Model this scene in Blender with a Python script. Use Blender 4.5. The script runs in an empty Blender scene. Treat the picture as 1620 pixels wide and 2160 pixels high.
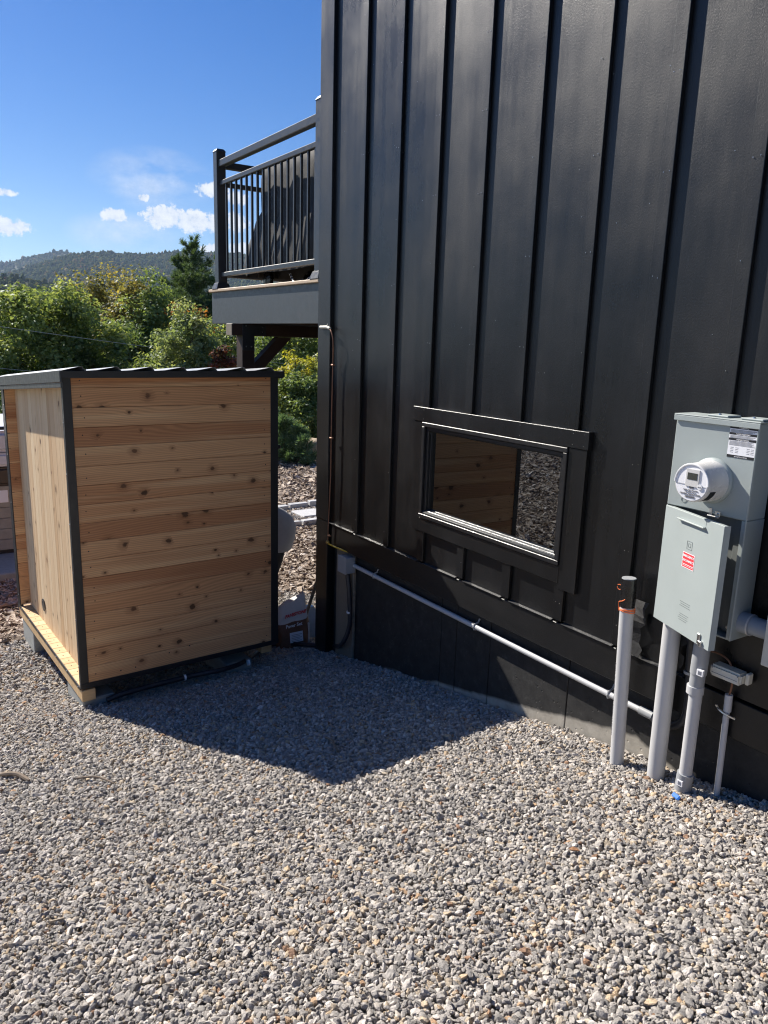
import bpy, bmesh, math, random
import numpy as np
from mathutils import Matrix, Vector
random.seed(7); rng = np.random.default_rng(11)
scene = bpy.context.scene; COL = scene.collection
R = math.radians

# ------------------------------------------------------------------ camera, sky, sun, exposure
FPX, CX, CY = 1590.0, 810.0, 1080.0          # focal length and centre in photo pixels
def _ray(px, py): return np.array([(px-CX)/FPX, (py-CY)/FPX, 1.0])
_dn = _ray(590, 8058); _dn /= np.linalg.norm(_dn)
_yy = _ray(-264, 688); _yy = _yy-_dn*(_yy@_dn); _yy /= np.linalg.norm(_yy)
CM = np.array([np.cross(_yy, -_dn), _yy, -_dn])  # camera frame -> world (X into house, Y along wall, Z up)
def D(px, py): return CM@_ray(px, py)
def onX(px, py, X): d = D(px, py); return d*(X/d[0])
def onY(px, py, Y): d = D(px, py); return d*(Y/d[1])
def onZ(px, py, Z): d = D(px, py); return d*(Z/d[2])
def proj(P):
    q = np.asarray(P)@CM
    return CX+FPX*q[..., 0]/q[..., 2], CY+FPX*q[..., 1]/q[..., 2], q[..., 2]
cam = bpy.data.cameras.new('camera'); camo = bpy.data.objects.new('camera', cam); COL.objects.link(camo)
cam.sensor_fit = 'VERTICAL'; cam.sensor_height = 24; cam.lens = FPX/2160*24
cam.clip_start = .05; cam.clip_end = 20000
m = Matrix.Identity(4)
for i, v in enumerate((CM@np.array([1, 0, 0]), CM@np.array([0, -1, 0]), CM@np.array([0, 0, -1]))):
    for j in range(3): m[j][i] = v[j]
camo.matrix_world = m; scene.camera = camo

SUNV = Vector((.322, -1, -.837)).normalized()     # direction the light travels
sun = bpy.data.lights.new('sun', 'SUN'); sun.energy = 5.0; sun.angle = R(.53); sun.color = (1, .935, .845)
suno = bpy.data.objects.new('sun', sun); COL.objects.link(suno)
suno.rotation_euler = SUNV.to_track_quat('-Z', 'Y').to_euler(); suno.location = (-3, 10, 12)

world = bpy.data.worlds.new('World'); scene.world = world; world.use_nodes = True
def build_world():
    nt = world.node_tree; N = nt.nodes; L = nt.links
    bg = N['Background']; bg.inputs[1].default_value = .050
    sky = N.new('ShaderNodeTexSky'); sky.sky_type = 'NISHITA'; sky.sun_disc = False
    sky.sun_elevation = math.asin(-SUNV.z); sky.sun_rotation = math.atan2(-SUNV.x, -SUNV.y) % (2*math.pi)
    sky.altitude = 400; sky.air_density = 1.0; sky.dust_density = .25; sky.ozone_density = 3.0
    tc = N.new('ShaderNodeTexCoord'); sp = N.new('ShaderNodeSeparateXYZ'); L.new(tc.outputs['Generated'], sp.inputs[0])
    def math_(op, a, b=None, c=None, clamp=False):
        n = N.new('ShaderNodeMath'); n.operation = op; n.use_clamp = clamp
        for i, v in enumerate((a, b, c)):
            if v is None: continue
            if isinstance(v, (int, float)): n.inputs[i].default_value = v
            else: L.new(v, n.inputs[i])
        return n.outputs[0]
    az = math_('MULTIPLY', math_('ARCTAN2', sp.outputs[1], sp.outputs[0]), 180/math.pi)
    el = math_('MULTIPLY', math_('ARCSINE', sp.outputs[2]), 180/math.pi)
    cb = N.new('ShaderNodeCombineXYZ'); L.new(az, cb.inputs[0]); L.new(el, cb.inputs[1])
    def noise(scale, detail, rough, sx=1, sy=1):
        mp = N.new('ShaderNodeMapping'); mp.inputs['Scale'].default_value = (sx, sy, 1); L.new(cb.outputs[0], mp.inputs[0])
        n = N.new('ShaderNodeTexNoise'); n.inputs['Scale'].default_value = scale; n.inputs['Detail'].default_value = detail
        n.inputs['Roughness'].default_value = rough; L.new(mp.outputs[0], n.inputs['Vector']); return n.outputs[0]
    n1 = noise(1.25, 10, .70); n2 = noise(.18, 6, .6, 1, 2.2)
    nn = math_('MULTIPLY', math_('SUBTRACT', n1, .5), 4.6)
    # small fair-weather cumulus: azimuth, elevation, half width, half height (degrees)
    cl = [(82.6, 8.45, 1.1, .28), (82.3, 6.45, 1.7, .62), (75.6, 7.65, 1.0, .5), (73.7, 8.9, .5, .28), (72.3, 7.75, 1.7, .85),
          (70.2, 7.6, 2.1, .75), (69.0, 9.7, 1.3, .55), (67.4, 9.3, .9, .5), (67.4, 7.7, .9, .7), (69.1, 5.9, .8, .4), (67.2, 5.95, .9, .5)]
    rr = random.Random(3)
    for k in range(14):
        cl.append((rr.choice([rr.uniform(-175, 55), rr.uniform(90, 178)]), rr.uniform(5, 14), rr.uniform(1.5, 4), rr.uniform(.5, 1.3)))
    tot = None
    for a, e, w, h in cl:
        dx = math_('MULTIPLY', math_('SUBTRACT', az, a), 1/w); dy = math_('MULTIPLY', math_('SUBTRACT', el, e), 1/h)
        v = math_('SUBTRACT', math_('SUBTRACT', 1.15, math_('MULTIPLY', dx, dx)), math_('MULTIPLY', dy, dy))
        tot = v if tot is None else math_('MAXIMUM', tot, v)
    cum = math_('MULTIPLY', math_('ADD', math_('ADD', tot, nn), -.15), 1.9, clamp=True)
    gate = math_('MULTIPLY', math_('ADD', tot, .9), 1.2, clamp=True)
    cum = math_('MULTIPLY', cum, gate)
    # thin cirrus veil
    ve = None
    for a, e, w, h in [(75, 6.5, 4, 1.6), (73, 10, 4.5, 2.2), (40, 14, 9, 4), (110, 12, 10, 4), (-30, 15, 14, 5), (170, 13, 12, 4)]:
        dx = math_('MULTIPLY', math_('SUBTRACT', az, a), 1/w); dy = math_('MULTIPLY', math_('SUBTRACT', el, e), 1/h)
        v = math_('SUBTRACT', math_('SUBTRACT', 1, math_('MULTIPLY', dx, dx)), math_('MULTIPLY', dy, dy), clamp=True)
        ve = v if ve is None else math_('MAXIMUM', ve, v)
    cir = math_('MULTIPLY', ve, math_('MULTIPLY', math_('SUBTRACT', n2, .38), 2.3, clamp=True), clamp=True)
    fac = math_('MAXIMUM', cum, cir)
    # shading inside the cumulus comes from their own thickness
    mx = N.new('ShaderNodeMix'); mx.data_type = 'RGBA'; L.new(fac, mx.inputs['Factor'])
    hs = N.new('ShaderNodeHueSaturation'); hs.inputs['Hue'].default_value = .514; hs.inputs['Saturation'].default_value = 1.46; hs.inputs['Value'].default_value = 1.05; L.new(sky.outputs[0], hs.inputs['Color'])
    L.new(hs.outputs[0], mx.inputs['A'])
    cr = N.new('ShaderNodeValToRGB'); L.new(n1, cr.inputs[0])
    cr.color_ramp.elements[0].position = .35; cr.color_ramp.elements[0].color = (6.5, 7.2, 8.2, 1)
    cr.color_ramp.elements[1].position = .6; cr.color_ramp.elements[1].color = (9.6, 9.8, 10, 1)
    L.new(cr.outputs[0], mx.inputs['B']); L.new(mx.outputs['Result'], bg.inputs[0])
build_world()
vs = scene.view_settings; vs.view_transform = 'Standard'; vs.look = 'None'; vs.exposure = 1.0; vs.gamma = 1; vs.use_curve_mapping = False
scene.cycles.max_bounces = 8; scene.cycles.diffuse_bounces = 4; scene.cycles.glossy_bounces = 4; scene.cycles.transparent_max_bounces = 12
scene.cycles.use_denoising = True; scene.cycles.filter_width = 1.15

# ------------------------------------------------------------------ helpers
WM = {}                                          # world matrices of the things and parts built so far
def link(o): COL.objects.link(o); return o
def tag(o, label=None, cat=None, group=None, kind=None):
    for k, v in (('label', label), ('category', cat), ('group', group), ('kind', kind)):
        if v: o[k] = v
    return o
def thing(name, label, cat, loc=(0, 0, 0), rotz=0, group=None):
    o = link(bpy.data.objects.new(name, None)); o.location = loc; o.rotation_euler = (0, 0, rotz)
    o.empty_display_size = .1
    WM[o] = Matrix.Translation(loc)@Matrix.Rotation(rotz, 4, 'Z'); return tag(o, label, cat, group)
class MB:
    """collects shapes; build() links them as one mesh object"""
    def __init__(s): s.v = []; s.f = []
    def add(s, vs, fs):
        o = len(s.v); s.v += [tuple(map(float, v)) for v in vs]; s.f += [tuple(i+o for i in f) for f in fs]; return s
    def box(s, x0, x1, y0, y1, z0, z1):
        return s.add([(x, y, z) for x in (x0, x1) for y in (y0, y1) for z in (z0, z1)],
                     [(0, 1, 3, 2), (4, 6, 7, 5), (0, 4, 5, 1), (2, 3, 7, 6), (0, 2, 6, 4), (1, 5, 7, 3)])
    def hexa(s, p):                              # 8 points in box order
        return s.add(p, [(0, 1, 3, 2), (4, 6, 7, 5), (0, 4, 5, 1), (2, 3, 7, 6), (0, 2, 6, 4), (1, 5, 7, 3)])
    def prism(s, pts, a, b):                     # polygon pts (3D) swept from +a to +b vectors
        n = len(pts); A = [tuple(np.add(p, a)) for p in pts]; B = [tuple(np.add(p, b)) for p in pts]
        return s.add(A+B, [tuple(range(n))[::-1], tuple(range(n, 2*n))]+[(i, (i+1) % n, n+(i+1) % n, n+i) for i in range(n)])
    def tube(s, pts, r, n=10, cap=True):
        pts = [Vector(p) for p in pts]; rs = list(r) if hasattr(r, '__len__') else [r]*len(pts)
        ring = []; u = None
        for i, p in enumerate(pts):
            t = (pts[min(i+1, len(pts)-1)]-pts[max(i-1, 0)]).normalized()
            if u is None: u = t.cross(Vector((0, 0, 1)) if abs(t.z) < .9 else Vector((1, 0, 0))).normalized()
            else: u = (u-t*u.dot(t)).normalized()
            w = t.cross(u); ring.append([tuple(p+(u*math.cos(a)+w*math.sin(a))*rs[i]) for a in [2*math.pi*k/n for k in range(n)]])
        vs = [q for rg in ring for q in rg]; fs = []
        for i in range(len(pts)-1):
            for k in range(n): fs.append((i*n+k, i*n+(k+1) % n, (i+1)*n+(k+1) % n, (i+1)*n+k))
        if cap: fs += [tuple(range(n))[::-1], tuple(range((len(pts)-1)*n, len(pts)*n))]
        return s.add(vs, fs)
    def lathe(s, prof, c, ax, n=28, cap=True):   # prof: (distance along axis, radius)
        ax = Vector(ax).normalized(); return s.tube([Vector(c)+ax*(d+1e-5*i) for i, (d, r) in enumerate(prof)], [r for d, r in prof], n, cap)
    def ball(s, c, rad, n=10, k=6):
        c = np.array(c); rad = np.array(rad if hasattr(rad, '__len__') else [rad]*3)
        vs = [c+rad*np.array([0, 0, -1])]
        for i in range(1, k):
            a = -math.pi/2+math.pi*i/k
            vs += [c+rad*np.array([math.cos(a)*math.cos(2*math.pi*j/n), math.cos(a)*math.sin(2*math.pi*j/n), math.sin(a)]) for j in range(n)]
        vs.append(c+rad*np.array([0, 0, 1])); fs = [(0, 1+(j+1) % n, 1+j) for j in range(n)]
        for i in range(k-2):
            for j in range(n): fs.append((1+i*n+j, 1+i*n+(j+1) % n, 1+(i+1)*n+(j+1) % n, 1+(i+1)*n+j))
        T = len(vs)-1; fs += [(T, 1+(k-2)*n+j, 1+(k-2)*n+(j+1) % n) for j in range(n)]
        return s.add(vs, fs)
    def build(s, name, mat, parent=None, bevel=0, smooth=False, local=False, seg=1, label=None, kind=None, origin=None):
        me = bpy.data.meshes.new(name)
        if parent is not None and not local:
            iv = WM[parent].inverted(); vv = [tuple(iv@Vector(v)) for v in s.v]
        else: vv = s.v
        loc = Vector((0, 0, 0))
        if parent is None:
            loc = Vector(origin) if origin is not None else Vector((sum(v[0] for v in vv)/len(vv), sum(v[1] for v in vv)/len(vv), min(v[2] for v in vv)))
            vv = [tuple(Vector(v)-loc) for v in vv]
        me.from_pydata(vv, [], s.f); me.validate()
        bm = bmesh.new(); bm.from_mesh(me); bmesh.ops.recalc_face_normals(bm, faces=bm.faces)
        if bevel:
            es = [e for e in bm.edges if len(e.link_faces) == 2 and e.calc_face_angle(0) > R(35)]
            bmesh.ops.bevel(bm, geom=es, offset=bevel, segments=seg, affect='EDGES', clamp_overlap=True)
        bm.to_mesh(me); bm.free()
        if smooth: me.shade_smooth(); me.set_sharp_from_angle(angle=R(40))
        me.materials.append(mat); o = link(bpy.data.objects.new(name, me)); o.location = loc
        WM[o] = Matrix.Translation(loc)
        if parent is not None: o.parent = parent; WM[o] = WM[parent].copy()
        return tag(o, label, None, None, kind)
def box(name, mat, parent, x0, x1, y0, y1, z0, z1, bevel=.002, **k):
    return MB().box(x0, x1, y0, y1, z0, z1).build(name, mat, parent, bevel, **k)
def tube(name, mat, parent, pts, r, n=12, **k):
    return MB().tube(pts, r, n).build(name, mat, parent, 0, True, **k)
def spline(pts, k=8):                            # Catmull-Rom through points
    P = [np.array(p, float) for p in pts]; P = [2*P[0]-P[1]]+P+[2*P[-1]-P[-2]]; out = []
    for i in range(1, len(P)-2):
        for t in np.linspace(0, 1, k, endpoint=False):
            a, b, c, d = P[i-1:i+3]
            out.append(.5*(2*b+(c-a)*t+(2*a-5*b+4*c-d)*t*t+(3*b-3*c+d-a)*t**3))
    return out+[P[-2]]
def npmesh(name, V, F, mat, attrs=None, smooth=False):
    me = bpy.data.meshes.new(name); V = np.ascontiguousarray(V, np.float32); F = np.ascontiguousarray(F, np.int32); k = F.shape[1]
    me.vertices.add(len(V)); me.vertices.foreach_set('co', V.ravel())
    me.loops.add(F.size); me.loops.foreach_set('vertex_index', F.ravel())
    me.polygons.add(len(F)); me.polygons.foreach_set('loop_start', np.arange(0, F.size, k, dtype=np.int32))
    me.polygons.foreach_set('loop_total', np.full(len(F), k, np.int32))
    me.update(calc_edges=True)
    for nm, a in (attrs or {}).items(): me.attributes.new(nm, 'FLOAT', 'POINT').data.foreach_set('value', np.ascontiguousarray(a, np.float32))
    if smooth: me.shade_smooth()
    if mat: me.materials.append(mat)
    return me
_txt = {}
def text(s, size, mat, parent, origin, right, up, name='lettering', align='LEFT', shear=0, thick=.0004, bold=0):
    cu = bpy.data.curves.new('t', 'FONT'); cu.body = s; cu.size = size; cu.align_x = align; cu.shear = shear; cu.extrude = thick; cu.resolution_u = 2; cu.offset = bold
    ob = bpy.data.objects.new('t', cu); me = bpy.data.meshes.new_from_object(ob); me.name = name
    bpy.data.objects.remove(ob); bpy.data.curves.remove(cu)
    r = Vector(right).normalized(); u = Vector(up).normalized(); n = r.cross(u); M = Matrix.Identity(4)
    for i, v in enumerate((r, u, n, Vector(origin))):
        for j in range(3): M[j][i] = v[j]
    me.transform(WM[parent].inverted()@M); me.materials.clear(); me.materials.append(mat)
    o = link(bpy.data.objects.new(name, me)); o.parent = parent; WM[o] = WM[parent].copy(); return o

# ------------------------------------------------------------------ materials
class NT:
    def __init__(s, name):
        s.m = bpy.data.materials.new(name); s.m.use_nodes = True; s.t = s.m.node_tree; s.b = s.t.nodes['Principled BSDF']; s.out = s.t.nodes['Material Output']
    def n(s, typ, **k):
        nd = s.t.nodes.new(typ)
        for a, v in k.items(): setattr(nd, a, v)
        return nd
    def l(s, a, b): s.t.links.new(a, b)
    def set(s, sock, v):
        if isinstance(v, bpy.types.NodeSocket): s.l(v, sock)
        else: sock.default_value = v
    def coord(s, scale=(1, 1, 1), kind='Object', off=None):
        tc = s.n('ShaderNodeTexCoord'); mp = s.n('ShaderNodeMapping'); mp.inputs['Scale'].default_value = scale; s.l(tc.outputs[kind], mp.inputs[0])
        if off is not None: s.l(off, mp.inputs['Location'])
        return mp.outputs[0]
    def noise(s, vec, scale, detail=4, rough=.55, dist=0):
        nd = s.n('ShaderNodeTexNoise'); s.l(vec, nd.inputs['Vector'])
        nd.inputs['Scale'].default_value = scale; nd.inputs['Detail'].default_value = detail; nd.inputs['Roughness'].default_value = rough; nd.inputs['Distortion'].default_value = dist
        return nd.outputs[0]
    def math(s, op, a, b=0., c=None, clamp=False):
        nd = s.n('ShaderNodeMath', operation=op, use_clamp=clamp); s.set(nd.inputs[0], a); s.set(nd.inputs[1], b)
        if c is not None: s.set(nd.inputs[2], c)
        return nd.outputs[0]
    def ramp(s, fac, *st):
        nd = s.n('ShaderNodeValToRGB'); s.l(fac, nd.inputs[0]); e = nd.color_ramp.elements
        while len(e) < len(st): e.new(.5)
        for x, (p, c) in zip(e, st): x.position = p; x.color = (c[0], c[1], c[2], 1) if hasattr(c, '__len__') else (c, c, c, 1)
        return nd.outputs[0]
    def mix(s, fac, a, b, mode='MIX'):
        nd = s.n('ShaderNodeMix', data_type='RGBA', blend_type=mode); s.set(nd.inputs['Factor'], fac)
        for k, v in (('A', a), ('B', b)):
            if isinstance(v, bpy.types.NodeSocket): s.l(v, nd.inputs[k])
            else: nd.inputs[k].default_value = (v[0], v[1], v[2], 1)
        return nd.outputs['Result']
    def bump(s, h, strength=.3, dist=.01):
        nd = s.n('ShaderNodeBump'); nd.inputs['Strength'].default_value = strength; nd.inputs['Distance'].default_value = dist
        s.l(h, nd.inputs['Height']); s.l(nd.outputs[0], s.b.inputs['Normal'])
    def col(s, v): s.set(s.b.inputs['Base Color'], v if isinstance(v, bpy.types.NodeSocket) else (v[0], v[1], v[2], 1))
    def rough(s, v): s.set(s.b.inputs['Roughness'], v)
def plain(name, c, rough=.5, metal=0, var=.12, scale=14, bump=.0, bscale=200, spec=.5):
    t = NT(name); co = t.coord(); n = t.noise(co, scale, 5, .6)
    t.col(t.ramp(n, (.25, [x*(1-var) for x in c]), (.75, [min(1, x*(1+var)) for x in c])))
    t.rough(t.ramp(t.noise(co, scale*2.3, 4), (.3, max(.05, rough-.08)), (.7, min(1, rough+.1))))
    t.b.inputs['Metallic'].default_value = metal; t.b.inputs['Specular IOR Level'].default_value = spec
    if bump: t.bump(t.noise(co, bscale, 3), bump, .002)
    return t.m
def siding_mat(name, base, rlo, rhi, vert=True):
    t = NT(name); co = t.coord(kind='Object'); st = t.coord((9, 9, .45) if vert else (9, .6, 9))
    cloud = t.noise(co, 1.1, 5, .6); streak = t.noise(st, 1.6, 6, .65); fine = t.noise(co, 120, 4, .7); fine2 = t.noise(t.coord((1, 1, .25)), 520, 2)
    mixn = t.math('ADD', t.math('MULTIPLY', cloud, .74), t.math('MULTIPLY', streak, .26))
    dust = t.ramp(t.noise(t.coord((3, 3, 1)), 5, 8, .75), (.56, 0), (.74, 1))
    c = t.ramp(mixn, (.32, [x*.75 for x in base]), (.68, [x*1.45 for x in base]))
    t.col(t.mix(t.math('MULTIPLY', dust, .2), c, (.035, .035, .036)))
    t.rough(t.ramp(mixn, (.36, rlo), (.64, rhi)))
    t.b.inputs['Specular IOR Level'].default_value = .5
    t.bump(t.math('ADD', t.math('MULTIPLY', fine, .6), t.math('ADD', t.math('MULTIPLY', fine2, .5), t.math('MULTIPLY', t.noise(t.coord((1, 1, .5)), 3.2, 3), 2.2))), .55, .0021); return t.m
def cedar_mat(name, dark, mid, light, knots=.72):
    t = NT(name); oi = t.n('ShaderNodeObjectInfo'); rnd = oi.outputs['Random']
    off = t.n('ShaderNodeCombineXYZ'); t.l(t.math('MULTIPLY', rnd, 37.), off.inputs[0]); t.l(t.math('MULTIPLY', rnd, 91.), off.inputs[2])
    t.l(t.math('MULTIPLY', rnd, 13.), off.inputs[1])
    base = t.coord((1, 1, 1), off=off.outputs[0])
    # knots: sparse cells
    mpk = t.n('ShaderNodeMapping'); t.l(base, mpk.inputs[0]); mpk.inputs['Scale'].default_value = (7.5, 9.5, 1)
    vo = t.n('ShaderNodeTexVoronoi', voronoi_dimensions='2D'); t.l(mpk.outputs[0], vo.inputs['Vector']); vo.inputs['Scale'].default_value = 1; vo.inputs['Randomness'].default_value = .95
    sx = t.n('ShaderNodeSeparateColor'); t.l(vo.outputs['Color'], sx.inputs[0])
    has = t.math('GREATER_THAN', sx.outputs[0], knots)
    wob = t.noise(t.coord((.55, 1, 1), off=off.outputs[0]), 38, 4)
    kd = t.math('ADD', t.math('ADD', t.math('MULTIPLY', vo.outputs['Distance'], t.math('ADD', t.math('MULTIPLY', sx.outputs[2], 1.1), .55)), t.math('MULTIPLY', t.math('SUBTRACT', wob, .5), .24)), t.math('MULTIPLY', sx.outputs[1], .05))
    kcore = t.math('MULTIPLY', has, t.ramp(kd, (.085, 1), (.13, 0)))
    khalo = t.math('MULTIPLY', has, t.ramp(kd, (.10, 1), (.34, 0)))
    # grain bends round the knots
    sy = t.n('ShaderNodeSeparateXYZ'); t.l(base, sy.inputs[0])
    lw = t.noise(t.coord((1.1, 5, 3), off=off.outputs[0]), 1.0, 3, .5)
    lw2 = t.noise(t.coord((.5, 2.2, 1), off=off.outputs[0]), 1.3, 2, .5)
    gy = t.math('ADD', t.math('ADD', t.math('MULTIPLY', sy.outputs[1], 1.), t.math('MULTIPLY', lw, .085)), t.math('ADD', t.math('MULTIPLY', khalo, .010), t.math('MULTIPLY', lw2, .16)))
    ring = t.math('SINE', t.math('MULTIPLY', gy, 430))
    fine = t.noise(t.coord((3.5, 170, 60), off=off.outputs[0]), 1.0, 5, .6)
    band = t.noise(t.coord((.5, 16, 2), off=off.outputs[0]), 1.0, 3, .5)
    c0 = t.ramp(rnd, (0, dark), (.38, mid), (.7, [(a+b)/2 for a, b in zip(mid, light)]), (1, mid))
    sap = t.ramp(band, (.52, 0), (.66, 1))
    c1 = t.mix(t.math('MULTIPLY', sap, .62), c0, light)
    red = t.ramp(t.noise(t.coord((.7, 6, 1), off=off.outputs[0]), 1.4, 3), (.48, 0), (.7, 1))
    c1 = t.mix(t.math('MULTIPLY', red, .32), c1, [dark[0]*.80, dark[1]*.70, dark[2]*.64])
    g = t.math('ADD', t.math('MULTIPLY', ring, .46), t.math('MULTIPLY', t.math('SUBTRACT', fine, .5), 1.5))
    gm = t.ramp(t.math('ADD', t.math('MULTIPLY', g, .5), .5), (.1, .74), (.9, 1.16))
    c2 = t.mix(1., c1, gm, 'MULTIPLY')
    c3 = t.mix(t.math('MULTIPLY', khalo, .45), c2, [dark[0]*.42, dark[1]*.36, dark[2]*.32])
    c4 = t.mix(t.math('MULTIPLY', kcore, .86), c3, t.mix(sx.outputs[1], (.035, .018, .010), (.15, .07, .035)))
    t.col(c4); t.rough(.62); t.b.inputs['Specular IOR Level'].default_value = .3
    t.bump(t.math('ADD', fine, t.math('MULTIPLY', ring, .12)), .14, .002); return t.m
M = {}
M['siding'] = siding_mat('black_siding_paint', (.0046, .0049, .0056), .24, .46)
M['trimpaint'] = siding_mat('black_trim_paint', (.0046, .0049, .0056), .26, .46)
M['skirt'] = siding_mat('black_skirt_paint', (.005, .005, .0053), .36, .5, False)
M['vinyl'] = plain('black_window_vinyl', (.010, .010, .011), .42)
M['sillbead'] = plain('sill_bead_highlight', (.05, .052, .05), .45, var=.03)  # vinyl ledge greyed, so its colour carries the highlight on black
M['flash'] = plain('flashing_metal', (.12, .12, .12), .32, .6)
M['blackmetal'] = plain('black_powder_coat', (.016, .017, .019), .38, bump=.1)
M['rail'] = plain('dark_rail_aluminium', (.022, .025, .029), .36)
M['roof'] = plain('grey_roof_steel', (.42, .43, .44), .38, .3)
M['fascia'] = plain('charcoal_fascia_steel', (.05, .057, .062), .42, .1)
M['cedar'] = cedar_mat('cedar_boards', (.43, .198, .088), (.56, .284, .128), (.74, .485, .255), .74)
M['cedar_sunlit'] = cedar_mat('cedar_painted_sun', (.56, .37, .205), (.68, .49, .295), (.80, .65, .43), .88)  # paler copy of the cedar, sunlight on the side panel put into colour
M['pine'] = cedar_mat('pine_timber', (.50, .33, .16), (.60, .41, .21), (.68, .50, .29), .9)
M['plank'] = cedar_mat('weathered_plank', (.17, .145, .11), (.22, .185, .14), (.27, .23, .175), .9)
M['beam'] = cedar_mat('stained_beam', (.030, .015, .010), (.040, .021, .014), (.055, .030, .02), .95)
M['concrete'] = plain('bare_concrete', (.36, .34, .30), .85, var=.2, scale=9, bump=.3, bscale=90)
M['block'] = plain('concrete_block', (.30, .31, .29), .9, var=.15, scale=20, bump=.4, bscale=160)
M['meter'] = plain('grey_enamel', (.335, .375, .365), .42, var=.03, scale=5)
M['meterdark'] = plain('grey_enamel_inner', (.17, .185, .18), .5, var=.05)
M['pvc'] = plain('grey_pvc', (.47, .47, .47), .42, var=.05, scale=8)
M['pvcdark'] = plain('dark_grey_pvc', (.30, .31, .32), .45, var=.06)
M['pvcblue'] = plain('blue_grey_pvc', (.27, .30, .34), .45, var=.06)
M['beige'] = plain('beige_enamel', (.52, .50, .43), .45, var=.04)
M['cream'] = plain('cream_plastic', (.58, .56, .48), .5, var=.05)
M['flex'] = plain('black_flexible_tube', (.02, .022, .028), .4)
M['tape'] = plain('black_tape', (.010, .010, .011), .22, bump=.5, bscale=60)
M['copper'] = plain('copper', (.22, .105, .06), .5, .35)
M['brass'] = plain('brass', (.50, .34, .10), .35, .9)
M['yellow'] = plain('yellow_tube', (.62, .42, .04), .45)
M['orange'] = plain('orange_string', (.85, .19, .05), .7)
M['steel'] = plain('bright_steel', (.62, .62, .62), .28, .95)
M['white'] = plain('white_plastic', (.78, .78, .78), .4, var=.03)
M['white_label'] = plain('white_label', (.8, .8, .82), .5, var=.02)
M['black_ink'] = plain('black_ink', (.008, .008, .01), .5)
M['grey_ink'] = plain('grey_ink', (.16, .16, .17), .6)
M['emboss'] = plain('embossed_print', (.18, .205, .20), .5)
M['red'] = plain('red_label', (.72, .045, .055), .45, var=.04)
M['pearl'] = plain('meter_housing', (.62, .61, .59), .25, var=.03)
M['lcd'] = plain('lcd', (.055, .06, .052), .2)
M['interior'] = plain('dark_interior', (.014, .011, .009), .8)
M['jamb'] = plain('wood_jamb', (.38, .25, .12), .6, var=.2)
M['decking'] = plain('tan_decking', (.46, .35, .24), .6, var=.1)
M['cover'] = plain('black_grill_cover', (.008, .0078, .0076), .55, var=.25, scale=6, bump=.3, bscale=60)
M['blue'] = plain('blue_tape', (.03, .16, .55), .5)
M['twig'] = plain('dry_twig', (.17, .13, .095), .9, var=.4)
M['skin'] = plain('skin', (.55, .33, .24), .5); M['hair'] = plain('hair', (.06, .04, .025), .7)
M['sweater'] = plain('grey_sweatshirt', (.42, .42, .43), .9, var=.08, bump=.4, bscale=120)
M['trousers'] = plain('dark_trousers', (.02, .021, .026), .85, bump=.3, bscale=150)
M['shoe'] = plain('shoe', (.05, .045, .04), .7)
M['bagwhite'] = plain('bag_white_paper', (.68, .66, .62), .6, var=.06)
M['bagbrown'] = plain('bag_brown_print', (.17, .075, .04), .6, var=.15)
M['plasticbag'] = plain('pale_blue_plastic', (.42, .52, .62), .3)
M['tubpanel'] = plain('taupe_tub_panel', (.30, .28, .24), .6)
M['tubcover'] = plain('pale_tub_cover', (.55, .57, .62), .4)
M['tubdark'] = plain('dark_tub_shell', (.02, .02, .022), .4)
M['paver'] = plain('pale_granite', (.46, .46, .46), .85, var=.2, scale=25, bump=.4)
M['boulder'] = plain('tan_boulder', (.48, .38, .26), .85, var=.2, scale=3, bump=.5, bscale=18)
M['wire'] = plain('overhead_cable', (.42, .43, .42), .5)
def found_mat():                                  # black damp-proofing over concrete, bare strip at the foot
    t = NT('tarred_foundation'); tc = t.n('ShaderNodeNewGeometry'); sp = t.n('ShaderNodeSeparateXYZ'); t.l(tc.outputs['Position'], sp.inputs[0])
    mp = t.n('ShaderNodeMapping'); t.l(tc.outputs['Position'], mp.inputs[0])
    edge = t.noise(mp.outputs[0], 2.6, 5, .6); grain = t.noise(mp.outputs[0], 16, 6, .7)
    line = t.math('SUBTRACT', sp.outputs[2], t.math('ADD', t.math('MULTIPLY', sp.outputs[1], -.24), -1.31))       # follows the gravel's slope
    line = t.math('ADD', line, t.math('MULTIPLY', t.math('SUBTRACT', edge, .5), .10))
    right = t.math('MULTIPLY', t.math('SUBTRACT', 2.05, sp.outputs[1]), .5)
    f = t.ramp(t.math('ADD', t.math('MULTIPLY', t.math('ADD', line, t.math('MAXIMUM', right, 0)), 8), .5), (.42, 0), (.58, 1))
    blk = t.ramp(grain, (.35, (.010, .010, .010)), (.6, (.022, .0215, .021)), (.75, (.055, .053, .05)))
    con = t.ramp(grain, (.3, (.27, .25, .21)), (.7, (.40, .37, .315)))
    t.col(t.mix(f, con, blk)); t.rough(.72)
    vo = t.n('ShaderNodeTexVoronoi'); t.l(mp.outputs[0], vo.inputs['Vector']); vo.inputs['Scale'].default_value = 26
    pit = t.math('MULTIPLY', t.ramp(vo.outputs['Distance'], (.08, 0), (.16, 1)), .6)
    t.bump(t.math('ADD', pit, t.math('MULTIPLY', grain, .5)), .45, .008); return t.m
M['foundation'] = found_mat()
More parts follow.
